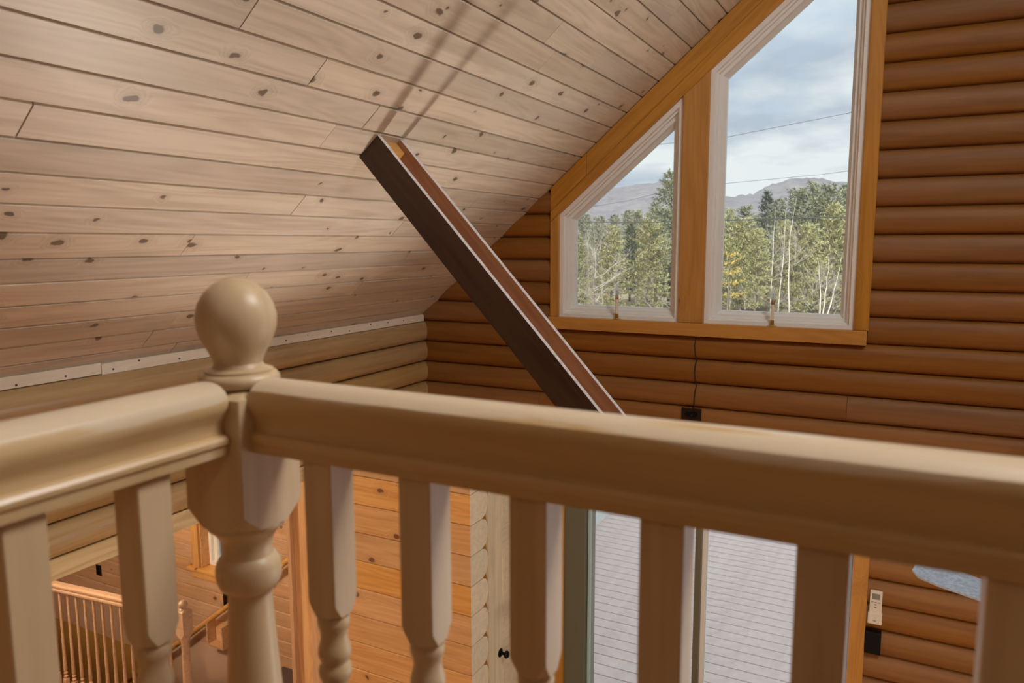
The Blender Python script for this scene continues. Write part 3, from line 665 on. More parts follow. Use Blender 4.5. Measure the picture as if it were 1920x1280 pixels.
# ================================================================== SLIDING PATIO DOOR
pd = empty('door_2', (-1.0, D, FZ)); S(pd, 'sliding glass patio door looking out over the pale deck', 'door')
ZH = -1.37
def vbox(name, x0, x1, y0, y1, z0, z1, mat, parent, bevel=0.002): return box(name, (x0, y0, z0), (x1, y1, z1), mat, parent, bevel)
vbox('door_frame', -1.785, -1.650, D-0.02, D+0.16, FZ, ZH, M_VINYLG, pd); vbox('weather_strip', -1.645, -1.630, D+0.02, D+0.05, FZ, ZH, M_BLUEL, pd)
vbox('door_frame', -0.235, -0.160, D-0.02, D+0.16, FZ, ZH, M_VINYLG, pd); vbox('door_frame', -1.785, -0.16, D-0.02, D+0.16, ZH, ZH+0.06, M_VINYLG, pd)
vbox('door_frame', -1.785, -0.16, D-0.02, D+0.16, FZ-0.02, FZ+0.05, M_VINYLG, pd)
vbox('meeting_stile', -0.985, -0.950, D+0.02, D+0.075, FZ+0.05, ZH, M_VINYLG, pd); vbox('meeting_stile', -0.950, -0.925, D+0.05, D+0.10, FZ+0.05, ZH, M_VINYL, pd)
for x0, x1, y in ((-1.630, -0.985, D+0.045), (-0.925, -0.235, D+0.075)):
    pane([(x0, FZ+0.05), (x1, FZ+0.05), (x1, ZH), (x0, ZH)], y, pd)
beam_box('door_casing', (-0.118, D-0.02, FZ), (-0.118, D-0.02, ZH+0.13), 0.076, 0.045, M_TRIM, pd, 0.003, up=(0, 1, 0))
beam_box('door_casing', (-1.815, D-0.02, FZ), (-1.815, D-0.02, ZH+0.13), 0.060, 0.045, M_TRIM, pd, 0.003, up=(0, 1, 0))
beam_box('door_casing', (-1.78, D-0.02, ZH+0.10), (-0.16, D-0.02, ZH+0.10), 0.045, 0.075, M_TRIM, pd, 0.003)

pd3 = empty('added_patio_door', (2.0, D, FZ)); S(pd3, 'second sliding glass patio door added for fill light past the right edge of the picture', 'door')  # unseen door added to go with the patio fill light
vbox('door_frame', 1.155, 1.235, D-0.02, D+0.16, FZ, ZH, M_VINYLG, pd3); vbox('door_frame', 2.65, 2.785, D-0.02, D+0.16, FZ, ZH, M_VINYLG, pd3)  # frame, panes and casing of the added door
vbox('door_frame', 1.155, 2.785, D-0.02, D+0.16, ZH, ZH+0.06, M_VINYLG, pd3); vbox('meeting_stile', 1.925, 1.985, D+0.02, D+0.10, FZ+0.05, ZH, M_VINYLG, pd3)
for x0, x1, y in ((1.235, 1.925, D+0.075), (1.985, 2.65, D+0.045)): pane([(x0, FZ+0.05), (x1, FZ+0.05), (x1, ZH), (x0, ZH)], y, pd3)
beam_box('door_casing', (1.118, D-0.02, FZ), (1.118, D-0.02, ZH+0.13), 0.076, 0.045, M_TRIM, pd3, 0.003, up=(0, 1, 0))
beam_box('door_casing', (2.815, D-0.02, FZ), (2.815, D-0.02, ZH+0.13), 0.060, 0.045, M_TRIM, pd3, 0.003, up=(0, 1, 0))

# ================================================================== STAIR WING (through the opening under the header)
YW = 4.20; ww = empty('wall_wing', (-5, YW, FZ)); S(ww, 'pinkish pine plank wall of the stair wing around the small windows', 'wall')
PW = 0.1225; zw = FZ - 0.012
W1 = (-5.17, -4.55); W2 = (-7.0, -6.30); WSZ = -2.725; WHZ = -1.75
wing_prof = [(0.02, 0.001), (0.004, 0.001), (0.0, 0.006), (0.0, PW-0.006), (0.004, PW-0.001), (0.02, PW-0.001)]
for i in range(18):
    z = zw + PW*i
    if z > -1.25: break
    xs = [(-8.2, -5.9), (-5.9, -4.4), (-4.4, -3.3)] if z + PW < WSZ+0.01 or z > WHZ else [(-8.2, W2[0]-0.0), (W2[1], W1[0]), (W1[1], -3.3)]
    for a, b_ in xs:
        link('plank', extrude_mesh('plank', wing_prof, a+0.001, b_-0.001, M_PLANKP, autosmooth=0.3), ww, T(0, YW, z))
box('wall_core', (-8.2, YW+0.02, FZ-0.02), (-3.3, YW+0.17, WSZ-0.012), M_DARKGAP, ww); box('wall_core', (-8.2, YW+0.02, WHZ), (-3.3, YW+0.17, -0.9), M_DARKGAP, ww)
for a, b_ in ((-8.2, W2[0]), (W2[1], W1[0]), (W1[1], -3.3)): box('wall_core', (a, YW+0.02, WSZ), (b_, YW+0.17, WHZ), M_DARKGAP, ww)
for i, (a, b_) in enumerate((W1, W2)):
    w = empty('window_%d' % (3+i), (a, YW, WSZ)); S(w, ['small white window in the pine plank wall behind the newel shaft', 'second small white window further left in the stair wing'][i], 'window')
    beam_box('casing', (a-0.040, YW-0.012, WSZ-0.01), (a-0.040, YW-0.012, WHZ+0.07), 0.080, 0.024, M_PLANK, w, 0.003, up=(0, 1, 0))
    beam_box('casing', (b_+0.040, YW-0.012, WSZ-0.01), (b_+0.040, YW-0.012, WHZ+0.07), 0.080, 0.024, M_PLANK, w, 0.003, up=(0, 1, 0))
    box('sill_board', (a-0.13, YW-0.045, WSZ-0.03), (b_+0.13, YW+0.10, WSZ-0.004), M_PLANK, w, 0.003)
    box('apron', (a-0.10, YW-0.020, WSZ-0.095), (b_+0.10, YW+0.005, WSZ-0.031), M_PLANK, w, 0.002)
    for x in (a, b_): box('jamb', (x-0.012, YW, WSZ), (x+0.012, YW+0.10, WHZ), M_PLANK, w)
    pl = [(a+0.012, WSZ-0.004), (b_-0.012, WSZ-0.004), (b_-0.012, WHZ), (a+0.012, WHZ)]
    ring('window_frame', pl, [(0, YW+0.08), (0.03, YW+0.08), (0.034, YW+0.10), (0.034, YW+0.16), (0, YW+0.16)], M_VINYL, w)
    ring('sash', inset(pl, 0.034), [(0, YW+0.105), (0.035, YW+0.105), (0.04, YW+0.12), (0.04, YW+0.15), (0, YW+0.15)], M_VINYL, w)
    pane(inset(pl, 0.070), YW+0.125, w)
sw2 = box('wall_stairwell_back', (-8.2, YW+0.004, FZ-2.6), (-5.72, YW+0.16, FZ-0.30), M_OCHRE); S(sw2, 'ochre lower area of the stairwell behind the guard spindles', 'wall')  # yellower colour over the lower left of the stairwell wall
sw = box('wall_stairwell', (-8.2, YW+0.005, FZ-2.6), (-4.2, YW+0.16, FZ-0.012), M_PLASTER); S(sw, 'smooth beige painted stairwell wall below the plank wall', 'wall')
gp = None
so = box('wall_stairwell_side', (-8.2, 3.12, FZ-2.6), (-4.2, 3.20, FZ-0.2), M_OCHRE); S(so, 'ochre near side of the stairwell', 'wall')
se = box('wall_stairwell_end', (-4.24, 3.20, FZ-2.6), (-4.15, YW, FZ-0.2), M_PLASTER); S(se, 'painted end of the stairwell under the top step', 'wall')
sl_ = box('wall_wing_side', (-8.35, YB, FZ-2.6), (-8.2, YW+0.17, -0.9), M_PLANKP); S(sl_, 'pine wall at the far side of the stair wing', 'wall')
wcl = box('ceiling_wing', (-8.35, YB, -1.10), (XW-0.16, YW+0.17, -1.02), M_CEIL); S(wcl, 'flat ceiling over the stair wing', 'ceiling')
bs = box('floor_basement', (-8.2, 3.12, FZ-2.7), (-4.1, YW+0.1, FZ-2.6), M_FLOOR); S(bs, 'floor at the foot of the stairwell', 'floor')
# stair treads going down to the left along the wall
sta = empty('staircase', (-4.3, 3.7, FZ-2.6)); tag(sta, 'carpeted stairs going down along the pine plank wall', 'stairs')
for i in range(12):
    box('tread', (-4.27-0.25*(i+1), 3.21, FZ-0.19*(i+1)-0.04), (-4.255-0.25*i, YW-0.005, FZ-0.19*(i+1)), M_CARPET, sta, 0.01)
cr_ = box('carpet_runner', (-4.27, 3.55, FZ), (-3.45, YW-0.005, FZ+0.022), M_CARPET, None, 0.008); tag(cr_, 'dark brown carpet at the head of the stairs', 'carpet')
# stair guard
YG = 3.10; ZG = -2.44
gd = empty('stair_guard', (-5.2, YG, FZ)); tag(gd, 'oak stair guard rail with slender round balusters beyond the opening', 'stair railing')
gprof = [(-0.024, -0.058), (0.024, -0.058), (0.026, -0.045), (0.022, -0.035), (0.030, -0.020), (0.030, -0.010), (0.020, 0.0), (-0.020, 0.0), (-0.030, -0.010), (-0.030, -0.020), (-0.022, -0.035), (-0.026, -0.045)]
M_RAILP = wood('pinkish_oak', (0.52, 0.33, 0.21), (0.43, 0.26, 0.15), knots=0.0, rough=0.3, tint=0.03)
p0, p1 = V((-7.4, YG, -2.60)), V((-4.02, YG, -2.345))
Mg = frame_from(p1-p0, V((0, 1, 0)), p0)
if (Mg.to_3x3() @ V((0, 0, 1))).z < 0: Mg = frame_from(p1-p0, V((0, -1, 0)), p0)
link('guard_rail', extrude_mesh('guard_rail', gprof, 0.0, (p1-p0).length, M_RAILP, autosmooth=0.4), gd, Mg)
spin = lathe_mesh('spindle', [(0.0, 0.95), (0.0085, 0.95), (0.0095, 0.6), (0.012, 0.36), (0.014, 0.30), (0.009, 0.285), (0.015, 0.272), (0.009, 0.258), (0.016, 0.245), (0.011, 0.235), (0.012, 0.225), (0.0, 0.223)], M_RAILP, 12)
for i in range(26):
    x = -5.440 + 0.0985*(i-12)
    if x > -4.15: break
    zt = p0.z + (p1.z-p0.z)*(x-p0.x)/(p1.x-p0.x) - 0.055
    link('spindle', spin, gd, T(x, YG, FZ) @ Matrix.Diagonal((1, 1, (zt-FZ)/0.95, 1)))
    box('spindle_base', (-0.016, -0.016, 0), (0.016, 0.016, 0.226*(zt-FZ)/0.95), M_RAILP, gd, 0.002, T(x, YG, FZ))
sn_ = empty('stair_newel', (-4.0, YG, FZ)); tag(sn_, 'small acorn topped newel post ending the stair guard', 'newel post')
XN = -4.01
link('acorn_cap', lathe_mesh('acorn_cap', [(0.0, -2.275), (0.016, -2.279), (0.028, -2.292), (0.031, -2.305), (0.026, -2.318), (0.018, -2.326), (0.024, -2.330), (0.030, -2.338), (0.030, -2.343), (0.0, -2.345)], M_RAILP, 24), sn_, T(XN, YG, 0))
tongue_block('square_block', 0.075, -2.345, -2.52, 0.03, M_RAILP, sn_, T(XN, YG, 0), pyramid=0.01)
link('turned_shaft', lathe_mesh('turned_shaft', [(0.0, -2.50), (0.035, -2.515), (0.036, -2.525), (0.027, -2.55), (0.025, -2.60), (0.030, -2.9), (0.034, -3.1), (0.028, -3.15), (0.0, -3.16)], M_RAILP, 24), sn_, T(XN, YG, 0))
box('base_block', (-0.0375, -0.0375, FZ), (0.0375, 0.0375, -3.15), M_RAILP, sn_, 0.002, T(XN, YG, 0))
# wall-mounted stair handrail with brackets and a blocking box
wh = empty('stair_handrail', (-4.6, YW-0.07, -2.8)); tag(wh, 'round pine stair handrail fixed to the plank wall', 'handrail')
hp = [(-3.95, YW-0.07, -2.30), (-4.15, YW-0.07, -2.45), (-4.885, YW-0.07, -3.02), (-5.62, YW-0.07, -3.58), (-6.6, YW-0.07, -4.33)]
hp = [(x*0.985, y, z*0.985) for x, y, z in hp]
tube('rail_rod', hp, 0.022, M_PLANK, wh, 14)
for x, z in ((-5.03, -3.16), (-4.35, -2.62)):
    tube('bracket', [(x, YW-0.002, z-0.075), (x, YW-0.05, z-0.075), (x, YW-0.07, z-0.03)], 0.008, M_BRONZE, wh)
    link('bracket_plate', lathe_mesh('bracket_plate', [(0, 0), (0.022, 0), (0.022, 0.006), (0, 0.008)], M_BRONZE, 16), wh, T(x, YW, z-0.075) @ Matrix.Rotation(math.pi/2, 4, 'X'))
bx = empty('wall_shelf_box', (-4.95, YW-0.06, -3.36)); tag(bx, 'small open pine box fixed under the stair handrail', 'box')
box('side_board', (-5.035, YW-0.10, -3.35), (-5.020, YW-0.001, -3.15), M_PLANKP, bx); box('side_board', (-4.86, YW-0.10, -3.35), (-4.845, YW-0.001, -3.15), M_PLANKP, bx)
box('base_board', (-5.02, YW-0.10, -3.35), (-4.86, YW-0.001, -3.335), M_PLANKP, bx); box('back_board', (-5.02, YW-0.012, -3.335), (-4.86, YW-0.001, -3.16), M_PLANK, bx)
def cover_plate(name, x0, x1, z0, z1, y, label, sockets=2, cat='outlet'):
    e = empty(name, (0.5*(x0+x1), y, z0)); tag(e, label, cat)
    box('plate', (x0, y-0.006, z0), (x1, y, z1), M_BRONZE, e, 0.0015)
    horiz = (x1-x0) > (z1-z0)
    for s_ in range(sockets):
        t = (s_+0.5)/sockets
        cx, cz = (x0+(x1-x0)*(0.12+0.76*t), 0.5*(z0+z1)) if horiz else (0.5*(x0+x1), z0+(z1-z0)*(0.12+0.76*t))
        link('socket', lathe_mesh('socket', [(0, 0), (0.015, 0), (0.0145, 0.003), (0, 0.003)], M_BLACK, 20), e, T(cx, y-0.006, cz) @ Matrix.Rotation(math.pi/2, 4, 'X'))
    return e
cover_plate('outlet', -6.607, -6.535, -3.092, -2.99, YW-0.001, 'dark upright outlet plate low on the plank wall behind the stair guard')
cover_plate('outlet', -4.918, -4.846, -3.010, -2.905, YW-0.001, 'dark outlet plate under the small window beside the newel shaft')
# unseen lamp added to brighten the stair wing
wlm = empty('fill_lamp', (-5.2, 2.2, -1.10)); tag(wlm, 'added round flush fill lamp in the stair wing', 'lamp')
link('fill_dish', lathe_mesh('fill_dish', [(0.0, -1.20), (0.08, -1.19), (0.14, -1.16), (0.16, -1.12), (0.16, -1.10), (0.0, -1.10)], emit('fill_dish_warm', (1.0, 0.82, 0.6), 6.0), 28), wlm, T(-5.2, 2.2, 0))
light('wing_fill', 'POINT', (-5.0, 2.3, -1.35), (-5, 2.3, -3), 95, (1.0, 0.80, 0.58), shadow_soft_size=0.12)
ulm = empty('fill_lamp', (0.6, -0.9, LZ-0.28)); tag(ulm, 'added round flush fill lamp under the loft floor', 'lamp')  # unseen lamp added to brighten the partition and lower level
link('fill_dish', lathe_mesh('fill_dish', [(0.0, LZ-0.36), (0.08, LZ-0.35), (0.14, LZ-0.33), (0.16, LZ-0.30), (0.16, LZ-0.28), (0.0, LZ-0.28)], emit('fill_dish_warm_low', (1.0, 0.82, 0.6), 6.0), 28), ulm, T(0.6, -0.9, 0))
light('under_loft_fill', 'POINT', (0.6, -0.9, LZ-0.45), (0.6, -0.9, -3), 230, (1.0, 0.80, 0.58), shadow_soft_size=0.12)

llm = empty('fill_lamp', (0.9, -2.2, 1.9)); tag(llm, 'small round fill lamp added on the loft ceiling behind the railing', 'lamp')  # lamp added behind the camera to lift the near rail faces
zl = ZR - SL*0.4
link('fill_dish', lathe_mesh('fill_dish', [(0.0, zl-0.16), (0.07, zl-0.15), (0.11, zl-0.12), (0.12, zl-0.08), (0.12, zl-0.02), (0.0, zl-0.02)], emit('fill_dish_warm_loft', (1.0, 0.82, 0.6), 4.0), 28), llm, T(0.9, -2.2, 0))
light('loft_fill', 'POINT', (0.9, -2.2, zl-0.30), (0.9, -2.2, -1), 9, (1.0, 0.80, 0.55), shadow_soft_size=0.12)

# ================================================================== LIVING ROOM FLOOR LAMP (below the frame; throws the beam's shadows on the ceiling)
LX, LY, LTZ = -1.25, 2.56, -2.02
fla = empty('floor_lamp', (LX, LY, FZ)); tag(fla, 'torchiere floor lamp standing on the main floor under the twin planks', 'lamp')
link('base', lathe_mesh('base', [(0, FZ), (0.13, FZ), (0.13, FZ+0.015), (0.02, FZ+0.03), (0.0, FZ+0.03)], M_BRONZE, 28), fla, T(LX, LY, 0))
link('pole', lathe_mesh('pole', [(0, FZ+0.02), (0.012, FZ+0.02), (0.012, LTZ-0.06), (0, LTZ-0.06)], M_BRONZE, 16), fla, T(LX, LY, 0))
link('shade', lathe_mesh('shade', [(0.0, LTZ-0.07), (0.03, LTZ-0.065), (0.10, LTZ-0.03), (0.14, LTZ+0.02), (0.134, LTZ+0.02), (0.09, LTZ-0.022), (0.0, LTZ-0.05)], M_BRONZE, 32), fla, T(LX, LY, 0))
light('floor_lamp_bulb', 'SPOT', (LX, LY, LTZ+0.01), (LX-0.22, LY-0.30, 1.0), 118, (1.0, 0.90, 0.78), spot_size=1.38, spot_blend=0.8, shadow_soft_size=0.07)

# ================================================================== SMALL THINGS ON THE GABLE WALL
YL = D - 0.037
def candle(x, y, label):
    zb = ZSILL_T
    c = empty('window_candle', (x, y, zb)); tag(c, label, 'candle', 'electric window candles')
    link('base', lathe_mesh('base', [(0, 0), (0.026, 0), (0.026, 0.003), (0.012, 0.007), (0.009, 0.020), (0.011, 0.024), (0.009, 0.034), (0, 0.034)], M_BRASS, 24), c, T(x, y, zb))
    link('tube', lathe_mesh('tube', [(0, 0.033), (0.0088, 0.033), (0.0088, 0.116), (0, 0.116)], M_IVORY, 20), c, T(x, y, zb))
    link('socket', lathe_mesh('socket', [(0, 0.1155), (0.0093, 0.1155), (0.0093, 0.134), (0.007, 0.138), (0, 0.138)], M_COPPER, 20), c, T(x, y, zb))
    b_ = link('bulb', lathe_mesh('bulb', [(0.0, 0.137), (0.006, 0.138), (0.010, 0.146), (0.0125, 0.158), (0.0115, 0.172), (0.007, 0.190), (0.0025, 0.203), (0.0, 0.207)], M_BULB, 24), c, T(x, y, zb))
    link('filament', lathe_mesh('filament', [(0, 0.138), (0.002, 0.139), (0.0016, 0.158), (0.003, 0.163), (0.0008, 0.168), (0, 0.169)], M_BRONZE, 8), b_, T(x, y, zb))
candle(-1.462, D-0.035, 'electric candle on the sill of the smaller trapezoid window')
candle(-0.606, D-0.035, 'electric candle on the sill of the tall trapezoid window')
ot = cover_plate('outlet', -1.070, -0.958, -0.984, -0.916, YL, 'dark bronze outlet plate lying sideways on the logs under the windows')
box('plug', (-1.020, YL-0.028, -0.965), (-0.994, YL-0.0085, -0.940), M_BLACK, ot, 0.003)
pts = []
zz = [-0.512, -0.56, -0.62, -0.645, -0.67, -0.72, -0.765, -0.785, -0.82, -0.87, -0.905, -0.94, -0.952]
xx = [-1.004, -1.007, -1.004, -0.998, -1.001, -1.003, -1.001, -0.995, -0.998, -1.001, -1.005, -1.007, -1.007]
for x, z in zip(xx, zz):
    t = ((z - ZS) / PL) % 1.0; d = 0.036*math.sqrt(max(0, 1-abs(2*t-1)**2.1))
    pts.append((x, D - max(d, 0.012) - 0.005, z))
pts[-1] = (-1.007, YL-0.03, -0.952)
tube('power_cord', pts, 0.0032, M_CORD, ot)['label'] = 'thin dark cord rising to the window sill'
rm_ = empty('remote_control', (-0.04, YL, -1.95)); tag(rm_, 'white remote control in a wall holder beside the patio door', 'remote control')
box('remote_body', (-0.067, YL-0.020, -1.90), (-0.010, YL-0.004, -1.766), M_WHITEP, rm_, 0.004)
hb = box('holder', (-0.072, YL-0.024, -1.945), (-0.006, YL+0.004, -1.885), M_WHITEP, rm_, 0.004)
box('screen', (-0.057, YL-0.0212, -1.812), (-0.021, YL-0.0195, -1.782), M_SCREEN, rm_)
for x, z, w_, h_ in ((-0.060, -1.826, 0.010, 0.004), (-0.044, -1.826, 0.010, 0.004), (-0.028, -1.826, 0.010, 0.004), (-0.044, -1.838, 0.009, 0.005), (-0.044, -1.852, 0.010, 0.006)):
    box('button', (x, YL-0.0215, z-h_), (x+w_, YL-0.0195, z), M_PRINT, rm_)
box('logo', (-0.047, YL-0.0248, -1.928), (-0.033, YL-0.0235, -1.923), M_PRINT, hb)
bp_ = box('wall_plate', (-0.079, YL-0.022, -2.108), (-0.004, YL+0.012, -1.990), M_BLACK, None, 0.003); tag(bp_, 'square black wall box below the white remote control', 'wall box')

# ceiling fan: only one dusty blade shows under the handrail
FX, FY, FZN = 0.66, 2.60, -1.15
fan = empty('ceiling_fan', (FX, FY, ZR-0.1)); tag(fan, 'ceiling fan with dusty blades painted in sky reflection blue hanging over the main room', 'ceiling fan')
link('downrod', lathe_mesh('downrod', [(0, FZN+0.10), (0.013, FZN+0.10), (0.013, ZR-0.15), (0, ZR-0.15)], M_BRONZE, 14), fan, T(FX, FY, 0))
link('canopy', lathe_mesh('canopy', [(0, ZR-0.25), (0.03, ZR-0.25), (0.07, ZR-0.17), (0.07, ZR-0.05), (0, ZR-0.05)], M_BRONZE, 24), fan, T(FX, FY, 0))
link('motor', lathe_mesh('motor', [(0, FZN+0.12), (0.05, FZN+0.12), (0.11, FZN+0.07), (0.12, FZN), (0.10, FZN-0.05), (0.05, FZN-0.09), (0, FZN-0.09)], M_BRONZE, 32), fan, T(FX, FY, 0))
bl_out = [(0.16, -0.045), (0.55, -0.066), (0.62, -0.060), (0.655, -0.035), (0.665, 0.0), (0.655, 0.035), (0.62, 0.060), (0.55, 0.066), (0.16, 0.045)]
n = len(bl_out); bmv = [(x, y, 0.004) for x, y in bl_out] + [(x, y, -0.004) for x, y in bl_out]
bl_me = mesh('blade', bmv, [tuple(range(n)), tuple(range(2*n-1, n-1, -1))] + [(i, n+i, n+(i+1) % n, (i+1) % n) for i in range(n)], M_FAN)
for i in range(3):
    a = math.radians(149) + i*2*math.pi/3
    Mb = T(FX, FY, FZN) @ Matrix.Rotation(a, 4, 'Z') @ Matrix.Rotation(math.radians(-8), 4, 'X')
    link('blade', bl_me, fan, Mb)
    box('blade_arm', (0.09, -0.02, -0.012), (0.20, 0.02, -0.004), M_BRONZE, fan, 0.002, Mb)

# ================================================================== DECK
DZ = -3.46; dk = empty('deck', (0, 6.7, DZ)); tag(dk, 'pale composite deck outside the sliding patio door', 'deck')
db = None
for i in range(36):
    y = D+0.22 + 0.1445*i
    if db is None:
        bm = bmesh.new(); bm_box(bm, (-3.36, 0, -0.025), (4.2, 0.1335, 0), 0.003); db = bm_mesh('deck_board', bm, M_DECK)
    link('deck_board', db, dk, T(0, y, DZ))
box('joist_bed', (-3.36, D+0.2, DZ-0.2), (4.2, 9.55, DZ-0.06), M_JOIST, dk)
dr_ = empty('deck_railing', (-3.28, 7, DZ)); tag(dr_, 'white deck railing along the left edge of the deck', 'railing')
box('bottom_rail', (-3.315, D+0.25, DZ+0.08), (-3.245, 9.4, DZ+0.125), M_VINYL, dr_, 0.004); box('top_rail', (-3.32, D+0.25, DZ+0.88), (-3.24, 9.4, DZ+0.95), M_VINYL, dr_, 0.004)
for i in range(46):
    y = 4.6 + 0.105*i
    if y > 9.35: break
    box('picket', (-3.297, y-0.017, DZ+0.12), (-3.263, y+0.017, DZ+0.88), M_VINYL, dr_)
for y in (4.5, 6.9, 9.35): box('railing_post', (-3.33, y-0.05, DZ), (-3.23, y+0.05, DZ+1.02), M_VINYL, dr_, 0.004)
kb = box('deck_kerb', (-3.36, D+0.22, DZ), (-3.20, 9.55, DZ+0.02), M_VINYL, dr_, 0.002)

# ================================================================== OUTDOORS
GZ = -4.3
def noise_mat(name, cols, scale, rough=0.9, detail=6.0, pos=None, per_obj=0.0):
    m, t, b, out = new_mat(name); L = t.links.new
    tc = N(t, 'ShaderNodeTexCoord'); n = N(t, 'ShaderNodeTexNoise', i_Scale=scale, i_Detail=detail, i_Roughness=0.6); L(tc.outputs['Object'], n.inputs['Vector'])
    r = N(t, 'ShaderNodeValToRGB'); L(n.outputs[0], r.inputs[0]); e = r.color_ramp.elements
    pos = pos or [0.3 + 0.4*i/(len(cols)-1) for i in range(len(cols))]
    while len(e) < len(cols): e.new(0.5)
    for i, c in enumerate(cols): e[i].position = pos[i]; e[i].color = (*c, 1)
    oc = r.outputs[0]
    if per_obj:
        oi = N(t, 'ShaderNodeObjectInfo'); mr = N(t, 'ShaderNodeMapRange'); L(oi.outputs['Random'], mr.inputs['Value'])
        mr.inputs['To Min'].default_value = 1-per_obj; mr.inputs['To Max'].default_value = 1+per_obj
        h = N(t, 'ShaderNodeHueSaturation'); L(oc, h.inputs['Color']); L(mr.outputs[0], h.inputs['Value']); oc = h.outputs[0]
    L(oc, b.inputs['Base Color']); b.inputs['Roughness'].default_value = rough; b.inputs['Specular IOR Level'].default_value = 0.1
    return m
M_GROUND = noise_mat('dead_grass', [(0.22, 0.17, 0.10), (0.36, 0.29, 0.19), (0.42, 0.35, 0.25)], 0.4)
M_NEEDLE = noise_mat('olive_needles', [(0.25, 0.26, 0.13), (0.44, 0.43, 0.22), (0.60, 0.55, 0.30)], 1.6, per_obj=0.15)
M_NEEDLED = noise_mat('spruce_needles', [(0.05, 0.085, 0.055), (0.09, 0.13, 0.085), (0.15, 0.18, 0.11)], 1.2, per_obj=0.1)
M_NEEDLEG = noise_mat('grey_green_needles', [(0.20, 0.23, 0.15), (0.34, 0.36, 0.24), (0.46, 0.46, 0.30)], 1.4, per_obj=0.12)
M_NEEDLEY = noise_mat('yellowed_needles', [(0.30, 0.25, 0.08), (0.50, 0.39, 0.11), (0.60, 0.47, 0.16)], 1.0)
M_BARK = noise_mat('grey_bark', [(0.16, 0.13, 0.11), (0.27, 0.23, 0.20)], 6)
M_BIRCH = noise_mat('birch_bark', [(0.20, 0.18, 0.16), (0.62, 0.59, 0.54), (0.72, 0.69, 0.65)], 3.0, pos=[0.30, 0.40, 0.7])
M_TWIG = noise_mat('pale_twigs', [(0.36, 0.32, 0.30), (0.52, 0.48, 0.45)], 2)
M_HILL = noise_mat('bare_hill_woods', [(0.20, 0.20, 0.23), (0.27, 0.26, 0.285), (0.33, 0.31, 0.32)], 0.03, detail=10)
M_WIRE = plain('wire', (0.05, 0.05, 0.06), 0.6)
M_SNOW = plain('white_tarp', (0.6, 0.6, 0.62), 0.7)

gv = [(-900, 9.7, GZ), (700, 9.7, GZ), (900, 1500, GZ+18), (-1200, 1500, GZ+18)]
gr_ = link('ground', mesh('ground', [(-900, 4.6, GZ), (900, 4.6, GZ), (900, 130, GZ), (-900, 130, GZ), (1400, 1500, GZ+15), (-1600, 1500, GZ+15)], [(0, 1, 2, 3), (3, 2, 4, 5)], M_GROUND))
tag(gr_, 'brown winter grass stretching to the tree line', 'ground', kind='structure')

gvl = link('ground_gravel', mesh('ground_gravel', [(-16, 4.7, GZ+0.02), (-4.4, 4.7, GZ+0.02), (-4.4, 12, GZ+0.02), (-16, 12, GZ+0.02)], [(0, 1, 2, 3)], noise_mat('pale_gravel', [(0.30, 0.27, 0.24), (0.72, 0.68, 0.62), (0.85, 0.82, 0.78)], 9.0, pos=[0.35, 0.5, 0.65])))
tag(gvl, 'pale gravel outside the stair wing window', 'gravel', kind='structure')
# hill: real terrain 1.3 to 2.6 km away
def ridge_el(az):
    pts = [(-40, 3.6), (-26, 4.6), (-21, 3.95), (-19.5, 4.0), (-17.5, 4.25), (-15.7, 4.45), (-13.5, 3.9), (-11.7, 3.20), (-10.2, 3.35), (-8.6, 4.05), (-7.4, 4.40), (-6.0, 4.35), (-4.0, 4.00), (0, 3.5), (8, 4.2), (30, 3.5)]
    for (a, e0), (b_, e1) in zip(pts, pts[1:]):
        if a <= az <= b_:
            t = (az-a)/(b_-a); t = t*t*(3-2*t); return e0 + (e1-e0)*t
    return 3.5
hv = []; hf = []; NA, NR = 281, 9
rnd = random.Random(3)
for i in range(NA):
    az = -40 + 70*i/(NA-1); a = math.radians(az)
    for j in range(NR):
        t = j/(NR-1); r = 1150 + 1000*t
        hgt = (r*math.tan(math.radians(ridge_el(az))))*math.sin(min(1.0, t*1.18)*math.pi/2)**1.2 if j else GZ+8
        hgt += rnd.uniform(-2.5, 2.5) if j else 0
        hv.append((r*math.sin(a), r*math.cos(a), hgt))
for i in range(NA-1):
    for j in range(NR-1):
        q = i*NR+j; hf.append((q, q+NR, q+NR+1, q+1))
hill = link('hill', mesh('hill', hv, hf, M_HILL, smooth=True)); tag(hill, 'bluish wooded hill along the horizon', 'hill', kind='structure')

